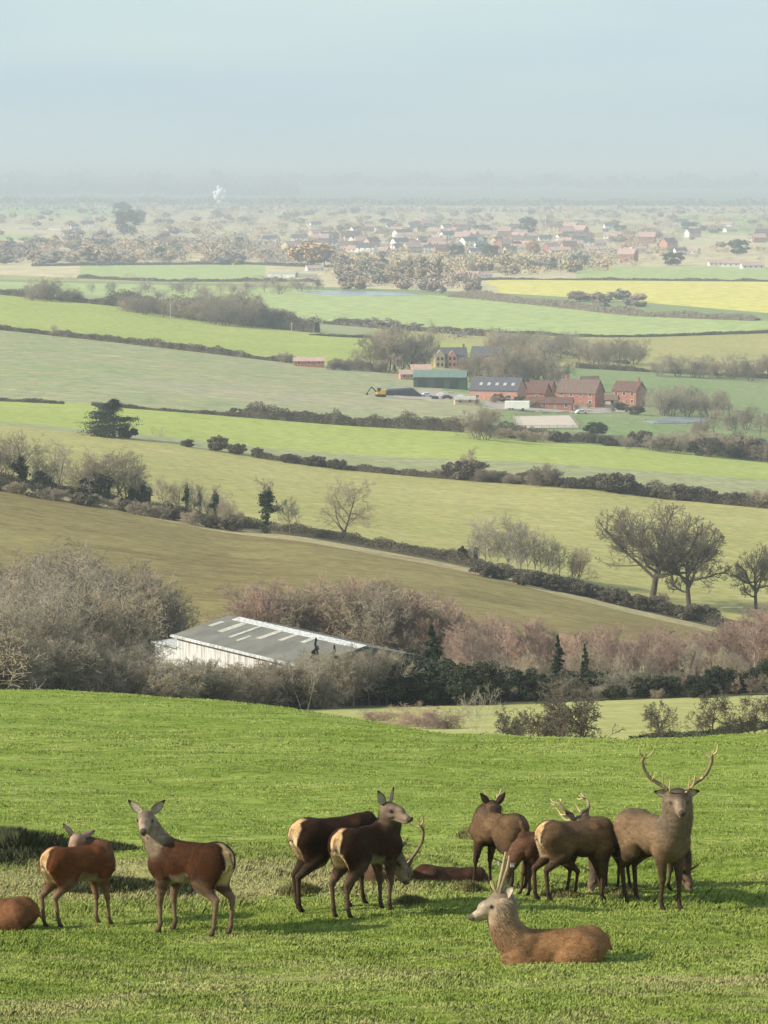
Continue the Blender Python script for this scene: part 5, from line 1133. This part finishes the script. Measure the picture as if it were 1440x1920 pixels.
CX = .84
def deer(name, px, Y, heading, S, label, coat, stag=0, pose='stand', neck=None, hf=(1, 0, 0), roll=0, upv=(0, 0, 1), feet=(0, 0, 0, 0), rump=True, bulk=1.0, mane=0.0, neck_c=None, sink=0.0, ears=1.0, tag_ear=False, face=None, legc=None, seed=0, bellydark=False, tailup=0, group='red deer herd on the near hill', fur_n=20000, earv=(.86, .62, -.22), rumpk=1.0):
    """neck: list of points (local metres at S=1) from the withers to the poll; hf: head direction (local)"""
    if Y > 200: Y = HY(px, Y).y
    base = HP(px, Y); ch, sh = math.cos(heading), math.sin(heading); lying = pose == 'lie'
    C0 = np.array(coat); dark = C0 * .5; pale = np.array((.40, .33, .24)); NC = np.array(neck_c if neck_c is not None else C0 * .95)
    FC = np.array(face if face is not None else (.26, .19, .135)); LC = np.array(legc if legc is not None else C0 * .75 + np.array((.03, .025, .02)))
    def gz(x, y):           # ground height under a local point, relative to the base
        X_ = base.x + S * (x * ch - y * sh); Y_ = base.y + S * (x * sh + y * ch); return (float(HZ(X_, Y_)) - base.z) / S
    dz = -.65 if lying else 0.0
    sl = (gz(.5, 0) - gz(-.5, 0)) if lying else (gz(.5, 0) - gz(-.5, 0)) * .6
    def T(x, y, z): return (x * CX, y, z + dz + sl * x * CX - sink)
    B = SDF(); bk = bulk
    # trunk: pelvis, loin, barrel, chest, withers
    B.ell(T(-.50, 0, .93), (.19, .150, .18), C0, .05); B.ell(T(-.32, 0, .925), (.22, .155 * bk, .165), C0, .05)
    B.ell(T(-.08, 0, .88), (.27, .185 * bk, .20), C0, .06); B.ell(T(.14, 0, .84), (.25, .195 * bk, .235), C0, .06)
    B.ell(T(.36, 0, .82), (.17, .17 * bk, .25), C0, .05); B.ell(T(.50, 0, .82), (.12, .125, .19), NC, .05)
    for s_ in (1, -1):
        B.cone(T(.30, s_ * .09, 1.0), T(.44, s_ * .125, .80), .085, .10, C0, .07); B.cone(T(.44, s_ * .125, .80), T(.34, s_ * .13, .70), .10, .085, C0, .05)
        B.ell(T(-.36, s_ * .085, 1.035), (.07, .05, .045), C0 * .95, .03); B.cone(T(-.40, s_ * .10, .98), T(-.26, s_ * .14, .76), .11, .10, C0, .07)
    B.cone(T(-.52, 0, 1.035), T(-.05, 0, 1.0), .07, .075, C0 * .8, .06); B.cone(T(-.05, 0, 1.0), T(.36, 0, 1.04), .075, .075, C0 * .8, .06); B.cone(T(.40, 0, 1.02), T(.52, 0, 1.04), .085, .095, C0 * .85, .06)
    # legs
    if not lying:
        for i, s_ in enumerate((1, -1)):
            fx = feet[i]; g = gz(.45 + fx, s_ * .11)
            J = [((.46, .11, .86), .125), ((.37 + fx * .15, .12, .63), .078), ((.42 + fx * .6, .105, .37), .041), ((.41 + fx, .10, .115), .026), ((.44 + fx, .10, .035), .033)]
            wg = [0, .1, .5, 1, 1]; P = [(x * CX, s_ * y, z + g * w_ + (sl * x * CX) * (1 - w_)) for ((x, y, z), r_), w_ in zip(J, wg)]; R__ = [j[1] for j in J]
            B.cone(P[0], P[1], R__[0], R__[1], C0, .045, ((0, 1, 0), .65)); B.cone(P[1], P[2], .076, .038, LC, .02); B.ell(P[2], (.040, .038, .05), LC, .015)
            B.cone(P[2], P[3], .029, .0225, LC, .012); B.ell(P[3], (.032, .03, .035), LC * .8, .012); B.cone(P[3], P[4], .024, .03, LC * .6, .01); B.cone(P[4], (P[4][0] + .03, P[4][1], P[4][2] - .015), .03, .024, (.03, .025, .02), .006)
        for i, s_ in enumerate((1, -1)):
            fx = feet[2 + i]; g = gz(-.55 + fx, s_ * .11)
            J = [(-.46, .10, .90), (-.33 + fx * .25, .125, .66), (-.60 + fx * .75, .11, .44), (-.57 + fx, .105, .12), (-.54 + fx, .105, .035)]
            wg = [0, .15, .7, 1, 1]; P = [(x * CX, s_ * y, z + g * w_ + (sl * x * CX) * (1 - w_)) for (x, y, z), w_ in zip(J, wg)]
            B.cone(P[0], P[1], .195, .125, C0, .05, ((0, 1, 0), .62)); B.cone((P[0][0] - .05, P[0][1], P[0][2] - .06), (P[1][0] - .12, P[1][1] * .95, P[1][2]), .12, .08, C0, .04, ((0, 1, 0), .6))
            B.cone(P[1], P[2], .100, .040, LC, .03); B.ell(P[2], (.044, .032, .055), LC, .012); B.cone((P[2][0] - .01, P[2][1], P[2][2]), P[3], .033, .024, LC, .012)
            B.ell(P[3], (.033, .03, .035), LC * .8, .012); B.cone(P[3], P[4], .024, .03, LC * .6, .01); B.cone(P[4], (P[4][0] + .03, P[4][1], P[4][2] - .015), .03, .024, (.03, .025, .02), .006)
    else:
        for s_ in (1, -1):
            B.cone(T(.44, s_ * .12, .82), T(.34, s_ * .17, .76), .13, .10, C0, .05); B.cone(T(.34, s_ * .17, .74), (.50, s_ * .15, .05 + sl * .5), .075, .045, LC, .03)
            B.cone((.50, s_ * .15, .05 + sl * .5), (.30, s_ * .13, .02 + sl * .3), .036, .026, LC, .012)
            B.cone(T(-.44, s_ * .12, .88), T(-.20, s_ * .19, .80), .18, .13, C0, .06); B.cone(T(-.20, s_ * .19, .78), (-.42, s_ * .22, .05 - sl * .4), .10, .05, C0 * .9, .04)
            B.cone((-.42, s_ * .22, .04 - sl * .4), (-.15, s_ * .24, .02 - sl * .15), .036, .026, LC, .012)
    # neck
    if neck is None: neck = [(.46, 0, .96), (.64, 0, 1.12), (.76, 0, 1.32), (.80, 0, 1.45)]
    nk = spline([T(*p) for p in neck], 4); n = len(nk); r0, r1 = (.17 + .03 * mane, .094 + .060 * mane)
    for i in range(n - 1):
        a = i / (n - 1); e = (i + 1) / (n - 1); f_ = lambda q: r0 * (1 - q) + r1 * q - .012 * math.sin(q * math.pi)
        B.cone(nk[i], nk[i + 1], f_(a), f_(e), NC * (1 - a) + (NC * .6 + FC * .4) * a if neck_c is None else NC * (1 - a ** 3) + FC * a ** 3, .035)
    # head
    hl = (hf[0] * ch + hf[1] * sh, -hf[0] * sh + hf[1] * ch, hf[2]); f, sd, u = frame(hl, roll, upv); O = nk[-1] + f * .045
    HS = 1.14
    def Hd(a, s_, c): return tuple(O + (f * a + sd * s_ + u * c) * HS)
    rot = [[f[i], sd[i], u[i]] for i in range(3)]
    B.ell(Hd(0, 0, .005), (0.1311, 0.0889, 0.1003), FC * .9, .025, rot); B.ell(Hd(.09, 0, .022), (0.1140, 0.0707, 0.0627), FC * .8, .02, rot)
    B.cone(Hd(.07, 0, -.008), Hd(.255, 0, -.040), .073, .041, FC, .025); B.ell(Hd(.262, 0, -.036), (0.0388, 0.0410, 0.0342), FC * .7, .012, rot)
    B.cone(Hd(-.01, 0, -.055), Hd(.20, 0, -.078), .057, .028, pale * .85, .02); B.cone(Hd(.2, 0, -.078), Hd(.235, 0, -.074), .028, .023, pale, .008)
    B.ell(Hd(.290, 0, -.024), (0.020, 0.034, 0.026), (.015, .012, .010), .004, rot)
    for s_ in (1, -1):
        B.ell(Hd(.065, s_ * .056, .034), (0.0365, 0.0228, 0.0228), FC * .75, .012, rot); B.ell(Hd(.03, s_ * .05, -.03), (0.0684, 0.0342, 0.0456), FC, .02, rot); B.ell(Hd(.29, s_ * .02, -.030), (0.0114, 0.0103, 0.0137), (.01, .01, .01), .004, rot)
    if tailup is not None:
        B.cone(T(-.68, 0, 1.0), T(-.745, 0, .88), .035, .022, C0 * 1.15 + np.array((.05, .02, 0)), .02)
    h = .0125; V, Q, C = B.solve(h)
    NV = vnormals(V, Q)
    # coat markings in body coordinates
    zz = V[:, 2] - dz - sl * V[:, 0] + sink; x_ = V[:, 0] / CX; y_ = V[:, 1]
    def blend(mask, c):
        nonlocal C
        mask = np.clip(mask, 0, 1)[:, None]; C = C * (1 - mask) + np.array(c) * mask
    trunk = (zz > .55) & (x_ < .55)
    if rump:
        # pale patch: a wedge over the tail head running down the back of each thigh, darker rim and tail line
        half = np.interp(zz, [.56, .66, .80, .95, 1.03, 1.08], [.014, .034, .060 * rumpk, .092 * rumpk, .088 * rumpk, .045 * rumpk]); rg2 = 0
        w_ = np.clip((half + rg2 - np.abs(y_)) / .018, 0, 1) * np.clip((-.47 - x_ + .30 * np.clip(.82 - zz, 0, 1)) / .04, 0, 1) * np.clip((-NV[:, 0] + .05) * 5, 0, 1) * np.clip((zz - .58) / .05, 0, 1)
        low = np.clip((.118 - np.abs(y_)) / .02, 0, 1) * np.clip((zz - .60) / .05, 0, 1) * np.clip((.84 - zz) / .05, 0, 1) * np.clip(-NV[:, 0] * 3 + .2, 0, 1) * np.clip((-.40 - x_) / .04, 0, 1) * np.clip(1 - np.sign(y_) * NV[:, 1] * 2.2, 0, 1)
        w_ = np.maximum(w_, low * .85)
        edge = np.clip((half + .045 + rg2 - np.abs(y_)) / .02, 0, 1) * np.clip((-.50 - x_) / .05, 0, 1) * (zz > .58) * (1 - w_)
        tail = np.exp(-(y_ / .020) ** 2) * (zz < 1.02) * (x_ < -.60)
        blend(edge * trunk * .65, C0 * .35); blend(w_ * trunk, (.62, .40, .20)); blend(w_ * trunk * np.clip((1.0 - zz) / .15, 0, 1) * .75, (.80, .64, .42)); blend(tail * trunk * .8, C0 * 1.3 + np.array((.10, .04, 0)))
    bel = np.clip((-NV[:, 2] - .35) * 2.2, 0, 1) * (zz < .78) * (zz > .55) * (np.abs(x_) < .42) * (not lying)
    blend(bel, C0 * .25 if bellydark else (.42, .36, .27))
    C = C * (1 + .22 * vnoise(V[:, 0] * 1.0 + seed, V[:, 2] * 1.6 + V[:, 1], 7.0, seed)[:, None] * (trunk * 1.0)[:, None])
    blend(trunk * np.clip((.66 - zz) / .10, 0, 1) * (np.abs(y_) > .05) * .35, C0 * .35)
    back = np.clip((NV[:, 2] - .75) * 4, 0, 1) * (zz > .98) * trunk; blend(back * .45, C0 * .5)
    # throat and cheeks paler
    hv = (V - np.array(O)) @ np.array([list(f), list(sd), list(u)]).T / HS
    hd = (hv[:, 0] > -.13) & (hv[:, 0] < .32) & (np.abs(hv[:, 1]) < .1) & (np.abs(hv[:, 2]) < .14)
    blend(hd * np.clip((hv[:, 2] - .045) * 25, 0, 1) * (hv[:, 0] < .12) * .8, FC * .38)
    blend(hd * np.exp(-((hv[:, 0] - .06) / .042) ** 2 - ((hv[:, 2] - .012) / .024) ** 2) * (np.abs(hv[:, 1]) > .03) * 1.0, FC * .18)
    blend(hd * np.exp(-((hv[:, 0] - .16) / .05) ** 2) * (np.abs(hv[:, 1]) > .03) * .6, FC * 1.5); blend(hd * np.exp(-((hv[:, 0] - .235) / .022) ** 2) * .55, FC * 1.6); blend(hd * np.exp(-((hv[:, 0] - .12) / .06) ** 2) * (hv[:, 2] > .015) * (np.abs(hv[:, 1]) < .03) * .5, FC * .6)
    blend(hd * np.exp(-((hv[:, 0] - .262) / .016) ** 2) * (hv[:, 2] > -.055) * .8, (.05, .04, .03))
    r = empty(name, base, heading); r.scale = (S, S, S)
    # ears, built as cupped leaves with thickness and joined into the body mesh
    Vl, Fl, Cl = [V], [Q], [C]; off = len(V)
    def add(Va, Fa, Ca):
        nonlocal off
        Vl.append(Va); Fl.append(Fa + off); Cl.append(Ca); off += len(Va)
    for s_ in (1, -1):
        o_ = Vector(Hd(-.055, s_ * .055, .055)); ed = (sd * s_ * earv[0] + u * earv[1] + f * earv[2]).normalized(); opn = (f * .85 + sd * s_ * .35 + u * .1); opn = (opn - ed * opn.dot(ed)).normalized(); sdv = ed.cross(opn).normalized()
        nu, nv = 9, 7; g1, g2 = [], []
        for i in range(nu):
            a = i / (nu - 1); wd = .050 * math.sin(math.pi * min(1, (a * .9 + .08)) ** .8) + .004; L_ = .215 * a
            for j in range(nv):
                q = -1 + 2 * j / (nv - 1); cup = .035 * (1 - q * q) * (1 - a * .6)
                p = o_ + ed * L_ + sdv * (q * wd) - opn * cup; g1.append(tuple(p)); g2.append(tuple(p - opn * .007))
        ix = np.arange(nu * nv).reshape(nu, nv); fa = np.stack([ix[:-1, :-1], ix[:-1, 1:], ix[1:, 1:], ix[1:, :-1]], -1).reshape(-1, 4)
        rim = np.concatenate([ix[0], ix[1:, -1], ix[-1, -2::-1], ix[-2:0:-1, 0]]); m_ = nu * nv; rf_ = np.stack([rim, np.roll(rim, -1), np.roll(rim, -1) + m_, rim + m_], 1)
        ci = np.tile(np.array((.48, .40, .32)), (m_, 1)); jj = np.tile(np.abs(np.linspace(-1, 1, nv)), nu); ci[jj > .8] = FC * .45; ci[-nv * 2:] = FC * .3; co_ = np.tile(FC * .62, (m_, 1)); co_[-nv * 2:] = FC * .3
        add(np.array(g1 + g2), np.concatenate([fa, fa[:, ::-1] + m_, rf_]), np.concatenate([ci, co_]))
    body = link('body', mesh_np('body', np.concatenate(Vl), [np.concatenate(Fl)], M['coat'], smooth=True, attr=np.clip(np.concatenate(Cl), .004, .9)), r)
    for s_ in (1, -1):
        bm_ = bmesh.new(); bmesh.ops.create_uvsphere(bm_, u_segments=10, v_segments=8, radius=.023); me_ = bpy.data.meshes.new('eye'); bm_.to_mesh(me_); bm_.free(); me_.materials.append(M['eye'])
        link('eye', me_, r, Hd(.062, s_ * .070, .018))
    if tag_ear:
        for s_ in (1, -1):
            q = MB(); c = Vector(Hd(-.06, s_ * .11, .10)); q.box(-.034, .034, -.008, .008, -.036, .036); o = q.build('ear_tag', M['tag'], r); o.location = c
    # antlers
    if stag:
        for s_ in (1, -1):
            def A(a, b_, c): return Vector(Hd(a, s_ * b_ * (1.0 if isinstance(stag, str) else 1.18), .07 + (c - .07) * (1.0 if isinstance(stag, str) else .70)))
            segs = []
            def beam(pts, ra, rb, nn=5):
                P = spline(pts, nn); k_ = len(P)
                for i in range(k_ - 1): segs.append((P[i], P[i + 1], ra + (rb - ra) * i / (k_ - 1), ra + (rb - ra) * (i + 1) / (k_ - 1)))
            g = stag
            if g == 'spike':
                beam([A(-.03, .04, .07), A(-.09, .060, .18), A(-.18, .09, .33), A(-.23, .085, .43)], .024, .009)
                beam([A(-.035, .037, .10), A(-.01, .05, .16), A(-.01, .055, .22)], .013, .006, 3)
            elif g == 'small':
                beam([A(-.03, .035, .07), A(-.05, .08, .16), A(-.04, .12, .25)], .016, .006); beam([A(-.04, .06, .12), A(.03, .07, .18)], .010, .005, 2)
            else:
                g = float(g)
                beam([A(-.03, .035, .07), A(-.08, .13 * g, .17), A(-.12, .27 * g, .34 * g), A(-.12, .33 * g, .56 * g), A(-.09, .325 * g, .70 * g)], .027, .017)
                beam([A(-.03, .05, .09), A(.05, .08, .17), A(.08, .085, .36)], .015, .006); beam([A(-.06, .09, .13), A(.0, .13, .23), A(.02, .145, .42)], .014, .006)
                beam([A(-.11, .23 * g, .29 * g), A(-.03, .24 * g, .36 * g), A(.02, .23 * g, .44 * g)], .013, .005)
                beam([A(-.10, .33 * g, .64 * g), A(-.12, .26 * g, .70 * g), A(-.10, .23 * g, .80 * g)], .013, .005)
                beam([A(-.095, .325 * g, .68 * g), A(-.07, .37 * g, .77 * g), A(-.06, .375 * g, .90 * g)], .016, .007)
                beam([A(-.095, .325 * g, .68 * g), A(-.02, .32 * g, .76 * g), A(.0, .33 * g, .83 * g)], .012, .005)
            rg = random.Random(seed); P0 = [tuple(q[0]) for q in segs]; P1 = [tuple(q[1]) for q in segs]
            V_, F_ = tubes(P0, P1, [q[2] for q in segs], [q[3] for q in segs], 8); zt = np.repeat(np.clip(1.75 - np.array([q[3] for q in segs]) * 62, .40, 1.7), 16); link('antler', mesh_np('antler', V_, [F_], M['antler'], smooth=True, attr=np.stack([zt, zt, zt * .95], 1)), r)
    # hair: short locks lying back over the coat, longer on neck and throat
    rg = np.random.default_rng(seed + 50); k = rg.integers(len(V), size=fur_n); P = V[k]; nn = NV[k]; cN = C[k]
    ndist = np.min(np.linalg.norm(P[:, None] - np.array([list(q) for q in nk])[None], axis=2), axis=1); isn = np.clip(1 - (ndist - .13) / .06, 0, 1)
    hdm = hd[k]; leg = (zz[k] < .52) if not lying else np.zeros(len(k), bool); keep = ~hdm & ~leg & (P[:, 2] > .06); P, nn, cN, isn = P[keep], nn[keep], cN[keep], isn[keep]; n_ = len(P)
    flow = np.tile(np.array([[-.75, 0, -.65]]), (n_, 1)); flow = flow - (flow * nn).sum(1, keepdims=True) * nn; flow /= np.maximum(np.linalg.norm(flow, axis=1, keepdims=True), .2)
    L_ = (.034 + .045 * isn * (mane + .25)) * rg.uniform(.6, 1.3, n_); d = flow + nn * (.22 + .15 * isn[:, None]) + rg.normal(size=(n_, 3)) * .14; d /= np.linalg.norm(d, axis=1, keepdims=True)
    sd_ = np.cross(d, nn); sd_ /= np.maximum(np.linalg.norm(sd_, axis=1, keepdims=True), .05); wd = .0030
    Vh = np.stack([P - nn * .004 - sd_ * wd, P - nn * .004 + sd_ * wd, P + d * L_[:, None]], 1).reshape(-1, 3); ch_ = np.repeat(cN * rg.uniform(.72, 1.32, (n_, 1)), 3, 0)
    link('fur', mesh_np('fur', Vh, [np.arange(3 * n_).reshape(-1, 3)], M['coat'], attr=np.clip(ch_, .004, .9)), r)
    tag(r, label, 'deer', group); return r
D2R = math.radians
HB = (.056, .0205, .0065); HD = (.040, .0175, .0075); RED = (.145, .050, .016); GREY = (.155, .093, .048); SAND = (.26, .135, .06)
deer('hind', 356, 1753, D2R(144), 1.08, 'standing hind on the left looking straight at the viewer', HB, neck=[(.44, 0, .96), (.56, .03, 1.07), (.65, .06, 1.22), (.69, .08, 1.34)], hf=(-.04, -1, -.14), feet=(.02, -.05, .04, -.06), neck_c=(.27, .205, .14), face=(.30, .22, .16), legc=(.20, .13, .085), seed=1, earv=(.74, .70, -.2))
deer('hind', 150, 1734, D2R(40), .93, 'small reddish hind turning its head back to lick its shoulder', RED, neck=[(.44, 0, .95), (.54, .22, .98), (.42, .38, 1.04), (.20, .30, 1.12)], hf=(-.35, .55, -.70), roll=.4, feet=(.0, .08, -.06, .06), neck_c=(.2, .10, .055), legc=(.22, .13, .08), face=(.36, .24, .18), seed=2, bulk=1.15)
deer('hind', -14, 1742, D2R(168), 1.0, 'reddish deer lying at the left edge with only its rump in view', (.16, .07, .03), pose='lie', seed=3, neck=[(.46, 0, .96), (.62, 0, 1.08), (.7, 0, 1.2), (.72, 0, 1.3)], hf=(-1, 0, 0), fur_n=9000, rump=False, sink=.06)
deer('hind', 630, 1702, D2R(30), 1.10, 'dark hind with a broad cream rump standing behind the middle hind', HD, neck=[(.46, 0, .93), (.66, 0, .86), (.84, 0, .72), (.96, 0, .56)], hf=(.5, -.1, -.85), legc=(.055, .033, .02), feet=(.10, -.30, .0, -.10), seed=4, bulk=1.12, rumpk=1.5)
deer('hind', 688, 1712, D2R(50), 1.05, 'front middle hind in profile with her ears up, looking right', HD, neck=[(.42, 0, .98), (.46, -.04, 1.08), (.42, -.07, 1.19), (.36, -.09, 1.28)], hf=(.74, -.60, -.12), feet=(.04, -.04, -.04, -.0), neck_c=(.07, .042, .026), face=(.24, .17, .12), legc=(.11, .07, .045), seed=5, earv=(.45, .88, -.2))
deer('stag', 704, 44.6, D2R(-66), 1.0, 'stag lying behind the legs of the middle hinds with its head bowed', (.10, .055, .032), stag=1.1, pose='lie', neck=[(.46, 0, .96), (.62, .03, .96), (.72, .08, .90), (.78, .12, .82)], hf=(.06, -.86, -.34), neck_c=(.16, .11, .08), mane=.5, seed=6, roll=D2R(20))
deer('hind', 846, 45.0, D2R(20), .98, 'red brown hind lying low behind the grassy hummock', (.090, .043, .024), pose='lie', neck=[(.46, 0, .92), (.58, .10, .88), (.56, .26, .84), (.40, .34, .80)], hf=(-.8, .2, -.25), seed=7, rump=False, sink=.19, bulk=1.15)
deer('stag', 934, 44.3, D2R(124), .94, 'young stag with short dark antlers seen from behind, left of the group', GREY, stag='small', neck=[(.40, 0, .96), (.42, -.04, 1.03), (.38, -.08, 1.09), (.34, -.10, 1.14)], hf=(-.1, .95, -.12), feet=(.16, -.0, -.02, -.1), bulk=1.2, mane=.4, neck_c=(.16, .10, .06), legc=(.06, .036, .024), face=(.07, .045, .03), seed=8, bellydark=True, rump=False, earv=(.6, .8, -.1))
deer('hind', 1026, 43.25, D2R(-166), .80, 'brown hind with white ear tags lowering her head behind the resting stag', (.095, .044, .022), neck=[(.46, 0, .90), (.64, .04, .80), (.78, .08, .64), (.86, .10, .52)], hf=(-.35, -.5, -.80), feet=(0, .1, 0, .1), tag_ear=True, face=(.20, .11, .07), neck_c=(.16, .08, .045), seed=9, rump=False)
deer('stag', 1080, 42.7, D2R(26), 1.0, 'antlered stag twisting its head round to groom its flank', (.15, .088, .046), stag=.60, neck=[(.44, 0, .94), (.56, .18, .94), (.48, .34, .94), (.32, .36, .98)], hf=(-.42, .45, -.55), feet=(.12, .0, -.12, -.02), bulk=1.22, mane=.5, legc=(.075, .045, .026), seed=10, bellydark=True)
deer('stag', 1224, 1698, D2R(-56), 1.13, 'big stag with wide antlers standing on the right facing the viewer', (.205, .132, .074), stag=.92, neck=[(.44, 0, .96), (.52, .0, 1.12), (.56, -.02, 1.25), (.58, -.04, 1.34)], hf=(.08, -1, -.14), feet=(.02, -.08, .02, .08), bulk=1.25, mane=1.0, neck_c=(.17, .125, .085), legc=(.075, .045, .026), face=(.23, .165, .115), seed=11, earv=(.95, .18, -.1), bellydark=True, rump=False)
deer('hind', 1226, 44.0, D2R(-10), .80, 'dark hind grazing behind the legs of the big stag', (.065, .032, .018), neck=[(.46, 0, .90), (.58, 0, .72), (.64, 0, .48), (.64, 0, .27)], hf=(.35, -.5, -.80), feet=(.05, -.1, .05, -.05), seed=12, rump=False, face=(.20, .13, .09))
deer('hind', 1134, 44.2, D2R(-112), .76, 'dark hind with its head down between the two stags on the right', (.065, .034, .02), neck=[(.46, 0, .90), (.60, 0, .74), (.68, 0, .50), (.70, 0, .30)], hf=(-.35, -.4, -.85), feet=(0, .08, 0, .1), seed=13, rump=False)
deer('stag', 1034, 1800, D2R(180), 1.10, 'young stag with two long pale spikes lying in front, facing left', SAND, stag='spike', pose='lie', neck=[(.40, 0, .93), (.54, 0, 1.05), (.62, 0, 1.22), (.64, 0, 1.40)], hf=(-.97, -.16, -.30), bulk=1.12, mane=.8, neck_c=(.27, .155, .08), face=(.42, .33, .24), seed=14, rump=False, fur_n=26000, sink=.12, earv=(.5, .55, -.65))
#==SECTION_HAZE==
# ------------------------------------------------------------------ haze: the valley air
q = MB(); q.box(-9000, 9000, -120, 29500, -600, 95); m = bpy.data.materials.new('haze'); m.use_nodes = True; t = m.node_tree
t.nodes.remove(t.nodes['Principled BSDF']); vp = t.nodes.new('ShaderNodeVolumePrincipled')
vp.inputs['Color'].default_value = (.815, .865, .885, 1); vp.inputs['Density'].default_value = HAZE_DENSITY; vp.inputs['Anisotropy'].default_value = 0.0
t.links.new(vp.outputs[0], t.nodes['Material Output'].inputs['Volume'])
hz = q.build('haze', m); tag(hz, kind='stuff')
for key, (r, H, c, used) in PROTO.items():
    if not used:
        for ch in list(r.children): bpy.data.objects.remove(ch)
        bpy.data.objects.remove(r)
# ------------------------------------------------------------------ labels of repeats that can be told apart only by their order
ORD = ['first', 'second', 'third', 'fourth', 'fifth', 'sixth', 'seventh', 'eighth', 'ninth', 'tenth', 'eleventh', 'twelfth', 'thirteenth', 'fourteenth', 'fifteenth', 'sixteenth', 'seventeenth', 'eighteenth', 'nineteenth', 'twentieth']
byl = {}
for o in ALL:
    if o.get('group') and o.location.y < 3000: byl.setdefault(o['label'], []).append(o)
for lb, L_ in byl.items():
    if len(L_) < 2 or len(L_) > 34: continue
    L_.sort(key=lambda o: o.location.x / o.location.y); n = len(L_); hs = sorted(o.scale.z * 1.0 for o in L_)
    for i, o in enumerate(L_):
        if i < (n + 1) // 2: t_ = ORD[i] + ' from the left'
        else: t_ = ORD[n - 1 - i] + ' from the right'
        o['label'] = ' '.join((lb + ', ' + t_).split()[:16])
